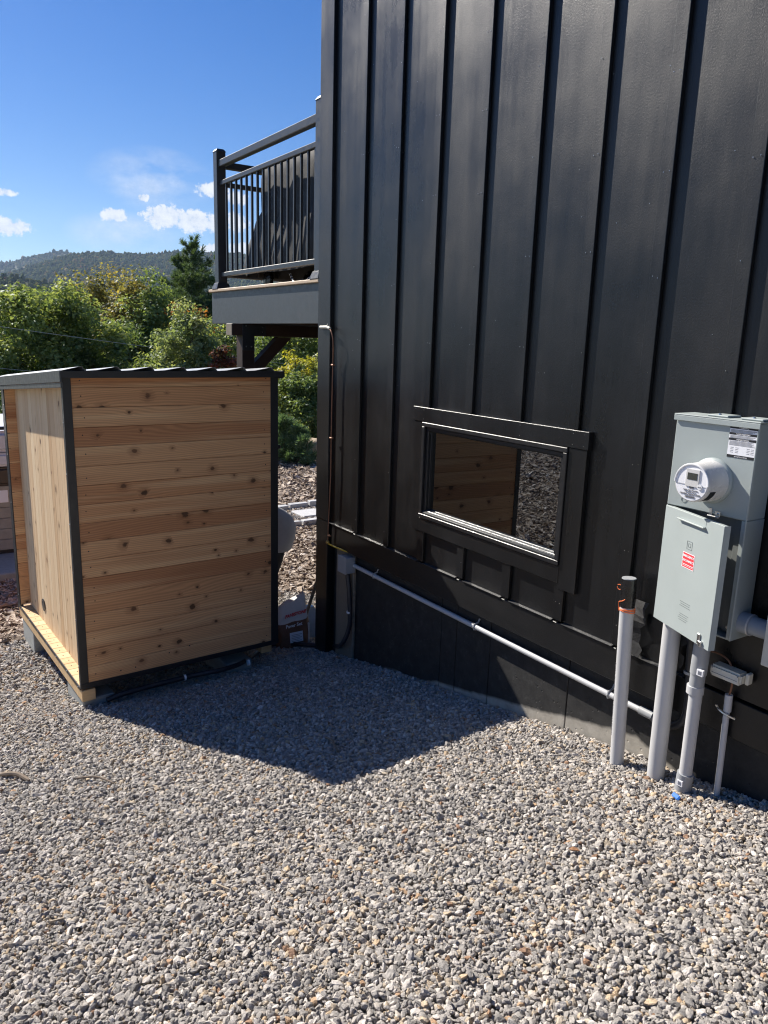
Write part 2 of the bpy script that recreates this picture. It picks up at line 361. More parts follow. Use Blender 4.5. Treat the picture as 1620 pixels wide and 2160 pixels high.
def glass_mat():
    t = NT('window_glass'); t.t.nodes.remove(t.b)
    fr = t.n('ShaderNodeFresnel'); fr.inputs[0].default_value = 2.8
    tr = t.n('ShaderNodeBsdfTransparent'); tr.inputs[0].default_value = (.55, .57, .55, 1); gl = t.n('ShaderNodeBsdfGlossy'); gl.inputs['Roughness'].default_value = .008; gl.inputs[0].default_value = (.84, .92, .98, 1)
    mx = t.n('ShaderNodeMixShader'); t.l(fr.outputs[0], mx.inputs[0]); t.l(tr.outputs[0], mx.inputs[1]); t.l(gl.outputs[0], mx.inputs[2]); t.l(mx.outputs[0], t.out.inputs[0]); return t.m
M['glass'] = glass_mat()
def stone_mat(name, stops, speck=.35):
    t = NT(name); at = t.n('ShaderNodeAttribute', attribute_type='INSTANCER', attribute_name='col'); co = t.coord()
    c = t.ramp(at.outputs['Fac'], *stops); n = t.noise(co, 3.2, 6, .75)
    t.col(t.mix(1., c, t.ramp(n, (.3, 1-speck), (.7, 1+speck)), 'MULTIPLY')); t.rough(.82); t.b.inputs['Specular IOR Level'].default_value = .35
    t.bump(t.noise(co, 7, 4, .7), .35, .12); return t.m
M['gravel'] = stone_mat('crushed_granite', [(0, (0.173, 0.162, 0.151)), (.12, (0.253, 0.237, 0.218)), (.34, (0.340, 0.315, 0.286)), (.52, (0.415, 0.382, 0.345)), (.64, (0.599, 0.554, 0.503)), (.72, (0.426, 0.362, 0.282)), (.84, (0.495, 0.379, 0.249)), (.94, (0.426, 0.263, 0.154)), (1, (0.288, 0.176, 0.112))])
M['chips'] = stone_mat('bark_mulch_chips', [(0, (0.115, 0.082, 0.058)), (.3, (0.253, 0.186, 0.134)), (.6, (0.425, 0.342, 0.262)), (.85, (0.575, 0.492, 0.410)), (1, (0.782, 0.720, 0.653))], .3)
def ground_mat():
    t = NT('ground_soil'); tc = t.n('ShaderNodeNewGeometry'); sp = t.n('ShaderNodeSeparateXYZ'); t.l(tc.outputs['Position'], sp.inputs[0])
    mp = t.n('ShaderNodeMapping'); t.l(tc.outputs['Position'], mp.inputs[0])
    vo = t.n('ShaderNodeTexVoronoi'); t.l(mp.outputs[0], vo.inputs['Vector']); vo.inputs['Scale'].default_value = 55
    sc = t.n('ShaderNodeSeparateColor'); t.l(vo.outputs['Color'], sc.inputs[0])
    gr = t.ramp(sc.outputs[0], (0, (.10, .10, .10)), (.5, (.24, .235, .23)), (.85, (.32, .27, .21)), (1, (.42, .41, .39)))
    n = t.noise(mp.outputs[0], 30, 6, .7); mu = t.ramp(n, (.3, (.05, .034, .022)), (.5, (.13, .09, .06)), (.72, (.26, .2, .14)))
    g2 = t.ramp(t.noise(mp.outputs[0], .35, 6, .7), (.3, (.035, .05, .018)), (.7, (.09, .10, .035)))
    edge = t.math('ADD', sp.outputs[1], t.math('MULTIPLY', t.math('SUBTRACT', t.noise(mp.outputs[0], 1.5, 3), .5), .6))
    f1 = t.math('GREATER_THAN', edge, 6.7); f2 = t.math('GREATER_THAN', edge, 16.5)
    t.col(t.mix(f2, t.mix(f1, gr, mu), g2)); t.rough(.9)
    t.bump(t.math('ADD', t.math('MULTIPLY', vo.outputs['Distance'], -1), n), .6, .02); return t.m
M['ground'] = ground_mat()
def leaf_mat(name, *stops, trans=.45, gloss=.03):
    t = NT(name); t.t.nodes.remove(t.b); at = t.n('ShaderNodeAttribute', attribute_name='lv'); c = t.ramp(at.outputs['Fac'], *stops)
    d = t.n('ShaderNodeBsdfDiffuse'); tr = t.n('ShaderNodeBsdfTranslucent'); g = t.n('ShaderNodeBsdfGlossy'); g.inputs['Roughness'].default_value = .5
    t.l(c, d.inputs[0]); t.l(t.mix(1., c, (1.45, 1.4, .75), 'MULTIPLY'), tr.inputs[0]); g.inputs[0].default_value = (.9, .95, 1, 1)
    m1 = t.n('ShaderNodeMixShader'); m1.inputs[0].default_value = trans; t.l(d.outputs[0], m1.inputs[1]); t.l(tr.outputs[0], m1.inputs[2])
    m2 = t.n('ShaderNodeMixShader'); m2.inputs[0].default_value = gloss; t.l(m1.outputs[0], m2.inputs[1]); t.l(g.outputs[0], m2.inputs[2]); t.l(m2.outputs[0], t.out.inputs[0]); return t.m
M['leaf'] = leaf_mat('green_leaves', (0, (0.085, 0.131, 0.048)), (.5, (0.182, 0.249, 0.085)), (1, (0.361, 0.404, 0.152)))
M['leaf_pale'] = leaf_mat('pale_green_leaves', (0, (0.118, 0.174, 0.076)), (.5, (0.229, 0.286, 0.132)), (1, (0.406, 0.428, 0.217)))
M['leaf_olive'] = leaf_mat('olive_leaves', (0, (0.103, 0.106, 0.036)), (.5, (0.220, 0.209, 0.068)), (1, (0.413, 0.330, 0.103)))
M['leaf_yellow'] = leaf_mat('yellow_green_leaves', (0, (0.155, 0.182, 0.031)), (.5, (0.345, 0.348, 0.045)), (1, (0.621, 0.530, 0.061)))
M['leaf_orange'] = leaf_mat('orange_leaves', (0, (0.168, 0.108, 0.024)), (.5, (0.360, 0.156, 0.036)), (1, (0.504, 0.192, 0.048)))
M['leaf_red'] = leaf_mat('red_leaves', (0, (.06, .035, .02)), (.6, (.16, .06, .03)), (1, (.42, .07, .05)))
M['needle'] = leaf_mat('pine_needles', (0, (0.043, 0.078, 0.035)), (.6, (0.098, 0.153, 0.063)), (1, (0.186, 0.255, 0.108)), trans=.25)
M['needle_pale'] = leaf_mat('young_pine_needles', (0, (0.058, 0.111, 0.058)), (.6, (0.117, 0.195, 0.098)), (1, (0.208, 0.299, 0.156)), trans=.3)
M['bark'] = plain('bark', (.10, .08, .06), .9, var=.3, bump=.6, bscale=30)
def hill_mat(name, a, b, c, scale):
    t = NT(name); g = t.n('ShaderNodeNewGeometry'); mp = t.n('ShaderNodeMapping'); t.l(g.outputs['Position'], mp.inputs[0])
    vo = t.n('ShaderNodeTexVoronoi'); t.l(mp.outputs[0], vo.inputs['Vector']); vo.inputs['Scale'].default_value = scale
    sc = t.n('ShaderNodeSeparateColor'); t.l(vo.outputs['Color'], sc.inputs[0])
    n = t.noise(mp.outputs[0], scale*.08, 5, .6)
    t.col(t.ramp(t.math('ADD', t.math('MULTIPLY', sc.outputs[0], .55), t.math('MULTIPLY', n, .5)), (.25, a), (.55, b), (.85, c))); t.rough(.95)
    t.b.inputs['Specular IOR Level'].default_value = .1
    t.bump(t.math('MULTIPLY', vo.outputs['Distance'], -1), 1., .5/scale); return t.m
M['hill'] = hill_mat('wooded_hillside', (.030, .045, .018), (.055, .065, .026), (.13, .085, .035), .11)

# ------------------------------------------------------------------ terrain
def gz(x, y):
    x = np.asarray(x, float); y = np.asarray(y, float)
    t = (-1.49-.2*np.clip(y, -6, 60))+2.62
    z = -2.62+.06*np.logaddexp(0, t/.06)
    z = z-.20*np.clip(y-15, 0, 45)-.02*np.clip(y-60, 0, 1500)
    z = z+.012*np.sin(x*2.1+y*1.3)*np.sin(y*1.7-x*.8)+.008*np.sin(x*5.3+1)*np.sin(y*4.7)
    z = z-.034*np.exp(-((x-2.65)/.35)**2)*np.exp(-((y-1.6)/.6)**2)      # trodden hollow by the pipes
    return z
def G(px, py):                                   # photo pixel -> point on the ground
    d = D(px, py); t = 1.
    for _ in range(60): t += (float(gz(d[0]*t, d[1]*t))-d[2]*t)/d[2]*.7
    return d*t
def axis(lo, hi, step, far_lo, far_hi, k=26):
    a = np.arange(lo, hi+1e-6, step); q = np.linspace(0, 1, k+1)[1:]
    return np.concatenate([lo-(np.power(1000, q)-1)/999*(lo-far_lo), a, hi+(np.power(1000, q)-1)/999*(far_hi-hi)])
xs = np.sort(axis(-4, 11, .15, -3500, 5000)); ys = np.sort(axis(-2, 18, .15, -800, 7000))
XX, YY = np.meshgrid(xs, ys); ZZ = gz(XX, YY)-.012
n1, n2 = XX.shape; ii = np.arange(n1*n2).reshape(n1, n2)
gm_ = npmesh('ground', np.stack([XX, YY, ZZ], -1).reshape(-1, 3), np.stack([ii[:-1, :-1], ii[:-1, 1:], ii[1:, 1:], ii[1:, :-1]], -1).reshape(-1, 4), M['ground'], smooth=True)
tag(link(bpy.data.objects.new('ground', gm_)), 'sloping ground under the gravel and wood mulch, falling away to the trees', kind='structure')

def scatter_group(name, mat, shape):
    ng = bpy.data.node_groups.new(name, 'GeometryNodeTree'); N = ng.nodes; L = ng.links
    ng.interface.new_socket('Geometry', in_out='INPUT', socket_type='NodeSocketGeometry'); ng.interface.new_socket('Geometry', in_out='OUTPUT', socket_type='NodeSocketGeometry')
    gi = N.new('NodeGroupInput'); go = N.new('NodeGroupOutput'); g2i = N.new('GeometryNodeGeometryToInstance')
    for k in range(10):
        if shape == 'stone': p = N.new('GeometryNodeMeshIcoSphere'); p.inputs['Radius'].default_value = .5; p.inputs['Subdivisions'].default_value = 2
        else:
            p = N.new('GeometryNodeMeshCube'); p.inputs['Size'].default_value = (1, .2+.03*k, .07+.008*k)
            for q, vv in (('Vertices X', 5), ('Vertices Y', 2), ('Vertices Z', 2)): p.inputs[q].default_value = vv
        sp = N.new('GeometryNodeSetPosition'); L.new(p.outputs['Mesh'], sp.inputs['Geometry'])
        nz = N.new('ShaderNodeTexNoise'); nz.noise_dimensions = '4D'; nz.inputs['W'].default_value = k*7.3; nz.inputs['Scale'].default_value = 1.5 if shape == 'stone' else 2.2; nz.inputs['Detail'].default_value = 1.5
        vm = N.new('ShaderNodeVectorMath'); vm.operation = 'SUBTRACT'; L.new(nz.outputs['Color'], vm.inputs[0]); vm.inputs[1].default_value = (.5, .5, .5)
        vs_ = N.new('ShaderNodeVectorMath'); vs_.operation = 'MULTIPLY'; L.new(vm.outputs[0], vs_.inputs[0]); vs_.inputs[1].default_value = (1.0, 1.0, 1.0) if shape == 'stone' else (.3, .35, .35)
        L.new(vs_.outputs[0], sp.inputs['Offset']); sm = N.new('GeometryNodeSetMaterial'); sm.inputs['Material'].default_value = mat
        L.new(sp.outputs[0], sm.inputs[0]); L.new(sm.outputs[0], g2i.inputs[0])
    ip = N.new('GeometryNodeInstanceOnPoints'); L.new(gi.outputs[0], ip.inputs['Points']); L.new(g2i.outputs[0], ip.inputs['Instance']); ip.inputs['Pick Instance'].default_value = True
    def at(nm, ty):
        a = N.new('GeometryNodeInputNamedAttribute'); a.data_type = ty; a.inputs[0].default_value = nm
        return next(o for o in a.outputs if o.enabled and o.name == 'Attribute')
    L.new(at('idx', 'INT'), ip.inputs['Instance Index']); L.new(at('rot', 'FLOAT_VECTOR'), ip.inputs['Rotation']); L.new(at('scl', 'FLOAT_VECTOR'), ip.inputs['Scale'])
    L.new(ip.outputs[0], go.inputs[0]); return ng
def scatter(name, P, rot, scl, col, mat, shape, label):
    me = bpy.data.meshes.new(name); me.vertices.add(len(P)); me.vertices.foreach_set('co', np.ascontiguousarray(P, np.float32).ravel())
    for nm, ty, a in (('rot', 'FLOAT_VECTOR', rot), ('scl', 'FLOAT_VECTOR', scl)): me.attributes.new(nm, ty, 'POINT').data.foreach_set('vector', np.ascontiguousarray(a, np.float32).ravel())
    me.attributes.new('idx', 'INT', 'POINT').data.foreach_set('value', rng.integers(0, 10, len(P)).astype(np.int32))
    me.attributes.new('col', 'FLOAT', 'POINT').data.foreach_set('value', np.ascontiguousarray(col, np.float32))
    me.materials.append(mat); o = link(bpy.data.objects.new(name, me)); o.modifiers.new('scatter', 'NODES').node_group = scatter_group(name+'_pieces', mat, shape)
    return tag(o, label, kind='stuff')
def jitter(x0, x1, y0, y1, s):
    gx, gy = np.meshgrid(np.arange(x0, x1, s), np.arange(y0, y1, s)); n = gx.size
    return gx.ravel()+rng.uniform(-.55, .55, n)*s, gy.ravel()+rng.uniform(-.55, .55, n)*s
def inview(x, y, lo=-900, hi=2700, bot=2750):
    px, py, zc = proj(np.stack([x, y, gz(x, y)], -1)); return (zc > .3) & (px > lo) & (px < hi) & (py < bot)
def edge_y(x): return 6.72+.14*np.sin(x*2.3)+.08*np.sin(x*6.1+1)
gx, gy, gs = [], [], []
for (x0, x1, y0, y1, s, big) in ((-2.2, 3.2, -.5, 3.3, .0118, 1), (-2, 3.2, 3.3, 5.3, .0132, 1.08), (-3, 4.6, 5.3, 7.0, .018, 1.35), (1.5, 9.5, 9.42, 10.42, .034, 1.9)):
    x, y = jitter(x0, x1, y0, y1, s); k = inview(x, y)
    if y0 < 9: k &= (y < edge_y(x)+rng.normal(0, .07, len(x))) & ~((x > 2.845) & (y < 5.13))
    else: k &= (proj(np.stack([x, y, gz(x, y)], -1))[0] < 800)
    x, y = x[k], y[k]; gx.append(x); gy.append(y); gs.append(np.full(len(x), big))
gx, gy, gs = map(np.concatenate, (gx, gy, gs)); n = len(gx)
size = np.clip(rng.lognormal(math.log(.0152), .32, n), .007, .034)*gs
scl = np.stack([size*rng.uniform(.9, 1.35, n), size*rng.uniform(.7, 1.0, n), size*rng.uniform(.5, .85, n)], -1)
rot = np.stack([rng.normal(0, .45, n), rng.normal(0, .45, n), rng.uniform(0, 6.28, n)], -1)
patch = .5+.5*np.sin(gx*1.7+np.sin(gy*2.1)*1.5)*np.sin(gy*1.3+gx*.6)
col = np.clip(rng.beta(1.7, 1.9, n)*.88+.10*(patch-.5)+np.where(rng.random(n) < .1, .28, 0), 0, 1)
P = np.stack([gx, gy, gz(gx, gy)+rng.normal(0, .0035, n)+size*.10], -1)
scatter('gravel', P, rot, scl, col, M['gravel'], 'stone', 'grey and tan crushed stone gravel spread over the yard')
mx_, my_, ms_ = [], [], []
def mirrored(x, y):                               # the stretch of yard that the window reflects
    px, py, zc = proj(np.stack([5.6-x, y, gz(x, y)], -1)); return (zc > 0) & (px > 640) & (px < 1330) & (py < 1300)
for (x0, x1, y0, y1, s, big) in ((-6, 8, 6.35, 9.45, .030, 1), (-9, 10, 9.45, 16.2, .046, 1.5)):
    x, y = jitter(x0, x1, y0, y1, s); k = (((inview(x, y, -700, 800)) & ((y < 9.45) | (y > 10.45) | (x < 1.6))) | mirrored(x, y)) & (y > edge_y(x)-.05+rng.normal(0, .10, len(x)))
    x, y = x[k], y[k]; mx_.append(x); my_.append(y); ms_.append(np.full(len(x), big))
mx_, my_, ms_ = map(np.concatenate, (mx_, my_, ms_)); n = len(mx_)
ln = np.clip(rng.lognormal(math.log(.055), .45, n), .02, .17)*ms_
scatter('bark_mulch', np.stack([mx_, my_, gz(mx_, my_)+rng.uniform(.0, .02, n)], -1), np.stack([rng.normal(0, .3, n), rng.normal(0, .3, n), rng.uniform(0, 6.28, n)], -1),
        np.stack([ln, ln*rng.uniform(.5, 1.2, n), ln*rng.uniform(.6, 1.2, n)], -1), np.clip(rng.beta(1.6, 1.8, n), 0, 1), M['chips'], 'chip', 'brown shredded bark mulch beyond the gravel')

# mountains: crest profiles given as photo pixels, continued either side of the picture
def ridge(name, prof, dist, back, label, seed, bump):
    rg = np.random.default_rng(seed); dirs = [D(px, py) for px, py in prof]
    a = np.array([math.atan2(d[1], d[0]) for d in dirs]); e = np.array([d[2]/math.hypot(d[0], d[1]) for d in dirs])
    o = np.argsort(a); a, e = a[o], e[o]; A = np.linspace(R(5), R(165), 520)
    E_ = np.interp(A, a, e); nz = sum(np.sin(A*f+rg.uniform(0, 6))*bump/f**.8 for f in (9, 17, 31, 67, 131, 260, 520)); E_ = E_+nz*.012
    T = np.linspace(0, 1, 42); V = []
    for t in T:
        r = dist*(1-.62*(1-t)) if t <= 1 else dist; z = E_*dist*(t**1.25)-(1-t)*60
        w = sum(np.sin(A*f+t*g+h)*b for f, g, h, b in ((40, 9, 1, 1), (75, -14, 2, .6), (150, 30, 4, .3)))*dist*.008*np.sin(math.pi*min(t, .98))
        V.append(np.stack([np.cos(A)*(r+w), np.sin(A)*(r+w), z+w*.35], -1))
    V.append(np.stack([np.cos(A)*(dist+back), np.sin(A)*(dist+back), np.full(len(A), -80.)], -1))
    V = np.array(V); n1, n2 = V.shape[:2]; ii = np.arange(n1*n2).reshape(n1, n2)
    me = npmesh(name, V.reshape(-1, 3), np.stack([ii[:-1, 1:], ii[:-1, :-1], ii[1:, :-1], ii[1:, 1:]], -1).reshape(-1, 4), M['hill'], smooth=True)
    # rough tree canopy along the whole slope
    no = np.array([v.normal for v in me.vertices]); V2 = V.reshape(-1, 3)
    tag(link(bpy.data.objects.new(name, me)), label, kind='structure'); return V
RV = {}
RV[0] = ridge('mountain', [(-900, 560), (-300, 590), (-60, 572), (0, 560), (25, 553), (60, 543), (100, 534), (135, 530), (165, 538), (210, 566), (330, 600), (700, 620), (1600, 640)], 5200, 900, 'far blue mountain with a rounded peak behind the wooded ridge', 1, .10)
RV[1] = ridge('wooded_ridge', [(-900, 640), (-200, 620), (0, 588), (60, 566), (130, 545), (165, 537), (215, 533), (265, 536), (330, 537), (365, 532), (400, 531), (470, 535), (560, 540), (700, 560), (1200, 600), (1800, 660)], 3300, 700, 'long wooded ridge with autumn tints in front of the far mountain', 2, .12)
RV[2] = ridge('low_hill', [(-900, 640), (-100, 588), (0, 583), (60, 590), (130, 604), (250, 640), (500, 650), (1200, 660)], 1500, 400, 'low green hill at the foot of the wooded ridge', 3, .2)
def canopy(name, V, n, size, mat, label, seed):      # rounded tree tops covering a far slope
    rg = np.random.default_rng(seed); n1, n2 = V.shape[:2]-np.array([2, 1]); keep = []
    A0, A1 = R(62), R(90); k1 = rg.random(n*4); az = A0+(A1-A0)*rg.random(n*4); i0 = np.clip((az-R(5))/(R(160))*519, 0, 518); t = 1-(k1**1.6)*.75
    j = np.clip(t*(n1-.001), 0, n1-1.001); ja = j.astype(int); ia = i0.astype(int); fj = (j-ja)[:, None]; fi = (i0-ia)[:, None]
    P = (V[ja, ia]*(1-fi)+V[ja, ia+1]*fi)*(1-fj)+(V[ja+1, ia]*(1-fi)+V[ja+1, ia+1]*fi)*fj
    P = P[:n]; m = len(P); b = MB().ball((0, 0, 0), 1, 6, 4); bv = np.array(b.v); bf = b.f
    tri = np.array([f if len(f) == 4 else (f[0], f[1], f[2], f[2]) for f in bf])
    tri3 = np.array([q for f in bf for q in ([f] if len(f) == 3 else [(f[0], f[1], f[2]), (f[0], f[2], f[3])])])
    s = size*rg.uniform(.6, 1.35, m); hgt = np.where(rg.random(m) < .18, 2.2, 1.1)*rg.uniform(.8, 1.2, m)
    Vv = P[:, None, :]+bv[None]*np.stack([s, s, s*hgt], -1)[:, None, :]*rg.uniform(.8, 1.2, (m, len(bv), 1)); F = (tri3[None]+np.arange(m)[:, None, None]*len(bv)).reshape(-1, 3)
    lv = np.repeat(np.clip(rg.beta(2, 2.4, m), 0, 1), len(bv))
    me = npmesh(name, Vv.reshape(-1, 3), F, mat, {'lv': lv}); tag(link(bpy.data.objects.new(name, me)), label, kind='stuff')
M['canopy'] = leaf_mat('far_canopy', (0, (0.032, 0.052, 0.020)), (.45, (0.072, 0.096, 0.032)), (.75, (0.123, 0.123, 0.041)), (.92, (0.217, 0.116, 0.043)), (1, (0.232, 0.087, 0.043)), trans=.1, gloss=.0)
canopy('forest', RV[1], 17000, 6.0, M['canopy'], 'mixed forest covering the long wooded ridge', 5)
canopy('far_forest', RV[0], 6000, 10, M['canopy'], 'dark forest on the far blue mountain', 6)
canopy('hill_forest', RV[2], 5000, 3.6, M['canopy'], 'green forest on the low hill', 7)

# ------------------------------------------------------------------ house
house = thing('house', 'black board and batten house on a tarred concrete foundation', 'house', (2.8, 2.0, -2.1))
WX = 2.8; ZT = 4.6; ZF = -1.378
WY0, WY1, WZ0, WZ1 = 2.575, 3.735, -1.065, -.50            # window opening
for y0, y1, z0, z1 in ((3.745, 5.12, ZF, ZT), (2.545, 3.745, WZ1, ZT), (2.545, 3.745, ZF, WZ0), (1.345, 2.545, ZF, ZT), (.145, 1.345, ZF, ZT), (-1.055, .145, ZF, ZT), (-4, -1.055, ZF, ZT)):
    box('siding_sheet', M['siding'], house, WX, WX+.05, y0+.001, y1-.001, z0, z1, 0)
for y0, y1 in ((2.545, WY0), (WY1, 3.745)): box('window_packer', M['vinyl'], house, WX+.004, WX+.05, y0, y1, WZ0, WZ1, 0)
bat = [4.522, 4.118, 3.715, 3.312, 2.910, 2.515, 2.128, 1.735, 1.335, .935, .535, .135, -.265, -.665, -1.065, -1.465]
for i, y in enumerate(bat):
    up = -.392 if y in (3.715, 3.312, 2.910, 2.515) else ZF+.004
    box('batten', M['trimpaint'], house, WX-.021+.002*(i % 2), WX-.0005, y, y+.062, up, ZT-.02, .002)
    if up > -.5: box('short_batten', M['trimpaint'], house, WX-.021, WX-.0005, y, y+.062, ZF+.004, -1.176, .002)
box('corner_board', M['trimpaint'], house, WX-.024, WX+.06, 4.955, 5.14, ZF, ZT, .003)
box('skirt_board', M['skirt'], house, WX-.012, WX+.058, -4, 4.905, -1.556, ZF-.012, .003)
for y0, y1 in ((2.19, 2.515), (2.585, 2.91), (2.98, 3.312), (3.382, 3.715), (3.785, 4.118), (4.188, 4.522), (4.592, 4.95), (1.80, 2.128)):
    MB().hexa([(WX-.020, y0, ZF-.009), (WX-.020, y0, ZF-.0065), (WX-.020, y1, ZF-.009), (WX-.020, y1, ZF-.0065), (WX+.01, y0, ZF-.009), (WX+.01, y0, ZF-.002), (WX+.01, y1, ZF-.009), (WX+.01, y1, ZF-.002)]).build('flashing', M['flash'], house)
FX = 2.855
fs = [5.135]+sorted([float(onX(px, py, FX)[1]) for px, py in ((931, 1320), (962, 1350), (1031.5, 1390), (1195, 1478))], reverse=True)+[1.1, .0, -1.2, -4]
for a, b in zip(fs[:-1], fs[1:]): box('foundation_panel', M['foundation'], house, FX, FX+.15, b+.003, a-.003, -3.3, -1.49, .003)
box('corner_shade_post', M['trimpaint'], house, WX-.020, WX+.05, 4.96, 5.138, -2.7, ZF-.001, .003)  # black box added below the corner board to stand for the shade there
box('foundation_core', M['block'], house, FX+.012, FX+.2, -3.99, 5.12, -3.3, -1.5, 0)
# other walls and roof
box('end_wall', M['siding'], house, WX+.06, 9, 5.02, 5.12, -3.2, ZT, 0)
box('end_wall', M['siding'], house, WX+.06, 9, -4, -3.9, -3.2, ZT, 0)
box('back_wall', M['siding'], house, 9, 9.1, -4, 5.12, -3.2, ZT, 0)
MB().prism([(WX-.05, -4.2, ZT), (WX-.05, -4.2, ZT+.2), (9.3, -4.2, ZT+1.4), (9.3, -4.2, ZT+1.2)], (0, 0, 0), (0, 9.4, 0)).build('roof', M['roof'], house)
# the room behind the window
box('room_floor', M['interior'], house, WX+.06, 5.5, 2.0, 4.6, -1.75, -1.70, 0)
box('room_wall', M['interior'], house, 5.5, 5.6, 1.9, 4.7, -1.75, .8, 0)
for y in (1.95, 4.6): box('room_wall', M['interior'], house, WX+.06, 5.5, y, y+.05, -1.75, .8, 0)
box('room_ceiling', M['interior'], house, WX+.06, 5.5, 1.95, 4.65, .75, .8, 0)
# window: frame, sash, glass, casing
def frame4(name, mat, parent, x0, x1, y0, y1, z0, z1, w, bev=.003, wb=None):
    wb = wb or w; b = MB(); b.box(x0, x1, y0, y1, z1-w, z1); b.box(x0, x1, y0, y1, z0, z0+wb); b.box(x0, x1, y0, y0+w, z0+wb, z1-w); b.box(x0, x1, y1-w, y1, z0+wb, z1-w)
    return b.build(name, mat, parent, bev)
win = frame4('window', M['vinyl'], house, WX-.036, WX+.03, 2.556, 3.758, -1.085, -.484, .026)
frame4('sash', M['vinyl'], win, WX-.020, WX+.04, 2.584, 3.730, -1.057, -.512, .022)
frame4('glazing_bead', M['vinyl'], win, WX-.002, WX+.045, 2.602, 3.712, -1.040, -.530, .012, .002)
MB().hexa([(WX-.030, 2.584, -1.059), (WX-.030, 2.584, -1.044), (WX-.030, 3.730, -1.059), (WX-.030, 3.730, -1.044), (WX+.008, 2.584, -1.059), (WX+.008, 2.584, -1.026), (WX+.008, 3.730, -1.059), (WX+.008, 3.730, -1.026)]).build('sill_bead', M['sillbead'], win, .004, seg=3, smooth=True)
box('glass', M['glass'], win, WX+.012, WX+.016, 2.60, 3.715, -1.045, -.525, 0)
frame4('jamb', M['jamb'], win, WX+.052, WX+.15, 2.58, 3.73, -1.06, -.505, .02)
box('casing_head', M['trimpaint'], house, WX-.030, WX+.0, 2.432, 3.862, -.482, -.394, .002)
box('casing_side', M['trimpaint'], house, WX-.026, WX+.0, 2.440, 2.554, -1.205, -.4825, .002)
box('casing_side', M['trimpaint'], house, WX-.026, WX+.0, 3.760, 3.852, -1.176, -.4825, .002)
box('casing_sill', M['trimpaint'], house, WX-.028, WX+.0, 2.5545, 3.7595, -1.176, -1.0865, .002)
b = MB()                                          # pairs of bright nail heads on the battens, a few strays on the sheets
rr = random.Random(5)
for i, y in enumerate(bat[:12]):
    z = ZF+.1
    while z < 3:
        if not (y in (3.715, 3.312, 2.910, 2.515) and -1.2 < z < -.38):
            for dy in (.018, .044):
                if rr.random() < .75: b.lathe([(0, .0022), (.0016, .0018)], (WX-.0205, y+dy+rr.uniform(-.003, .003), z+rr.uniform(-.006, .006)), (-1, 0, 0), 6)
        z += rr.uniform(.36, .46)
for y in (2.46, 2.53, 2.9, 3.3, 3.75, 3.84):
    for z in (-.41, -.465): b.lathe([(0, .002), (.0016, .0016)], (WX-.0295, y, z), (-1, 0, 0), 6)
for k in range(70):
    y = rr.uniform(.6, 4.9); z = rr.uniform(-.3, 2.8)
    if any(-.01 < y-q < .08 for q in bat): continue
    b.lathe([(0, .0018), (.0014, .0015)], (WX, y, z), (-1, 0, 0), 6)
b.build('nail_heads', M['steel'], house, kind='stuff')

# ------------------------------------------------------------------ deck behind the house corner
deck = thing('deck', 'raised timber deck with black railing attached behind the house corner', 'deck', (3.6, 6.4, -2.6))
DZ = .43
box('fascia_board', M['fascia'], deck, 2.80, 2.83, 5.142, 7.375, .108, DZ-.026, .002)
box('fascia_board', M['fascia'], deck, 2.83, 6.2, 7.345, 7.375, .108, DZ-.026, .002)
for k in range(24):
    x0 = 2.775+k*.142; box('deck_board', M['decking'], deck, x0, x0+.138, 5.142, 7.40, DZ-.025, DZ, .004)
for k in range(6): box('joist', M['beam'], deck, 2.832, 6.15, 5.4+k*.36, 5.44+k*.36, .13, DZ-.027, 0)
def post(x0, y0, w=.09):
    p = box('rail_post', M['rail'], deck, x0, x0+w, y0, y0+w, DZ, 1.665, .004)
    MB().hexa([(x0-.006, y0-.006, 1.662), (x0+.012, y0+.012, 1.688), (x0-.006, y0+w+.006, 1.662), (x0+.012, y0+w-.012, 1.688), (x0+w+.006, y0-.006, 1.662), (x0+w-.012, y0+.012, 1.688), (x0+w+.006, y0+w+.006, 1.662), (x0+w-.012, y0+w-.012, 1.688)]).build('post_cap', M['rail'], p, .003)
    MB().hexa([(x0-.03, y0-.03, DZ), (x0-.008, y0-.008, DZ+.06), (x0-.03, y0+w+.03, DZ), (x0-.008, y0+w+.008, DZ+.06), (x0+w+.03, y0-.03, DZ), (x0+w+.008, y0-.008, DZ+.06), (x0+w+.03, y0+w+.03, DZ), (x0+w+.008, y0+w+.008, DZ+.06)]).build('post_skirt', M['rail'], p, .004)
post(2.80, 5.165); post(2.80, 7.19); post(5.6, 7.19)
rl = box('top_rail', M['rail'], deck, 2.815, 2.875, 5.25, 7.195, 1.525, 1.585, .005)
box('upper_rail', M['rail'], deck, 2.825, 2.865, 5.25, 7.195, 1.365, 1.405, .004)
box('bottom_rail', M['rail'], deck, 2.825, 2.865, 5.25, 7.195, .545, .585, .004)
for k in range(16): y = 5.315+k*.1165; box('baluster', M['rail'], deck, 2.836, 2.854, y, y+.018, .585, 1.365, 0)
box('top_rail', M['rail'], deck, 2.895, 5.6, 7.205, 7.265, 1.525, 1.585, .005)
box('upper_rail', M['rail'], deck, 2.895, 5.6, 7.215, 7.255, 1.365, 1.405, .004)
box('bottom_rail', M['rail'], deck, 2.895, 5.6, 7.215, 7.255, .545, .585, .004)
for k in range(22): x = 2.99+k*.1165; box('baluster', M['rail'], deck, x, x+.018, 7.226, 7.244, .585, 1.365, 0)
BY = 6.62                                          # beam and post plane
MB().box(2.70, 6.0, BY, BY+.14, .0, .107).build('beam', M['beam'], deck, .004)
box('beam_end', M['plank'], deck, 2.694, 2.699, BY+.003, BY+.137, .003, .104, .001)
box('support_post', M['beam'], deck, 2.795, 2.915, BY, BY+.14, -2.75, -.001, .004)
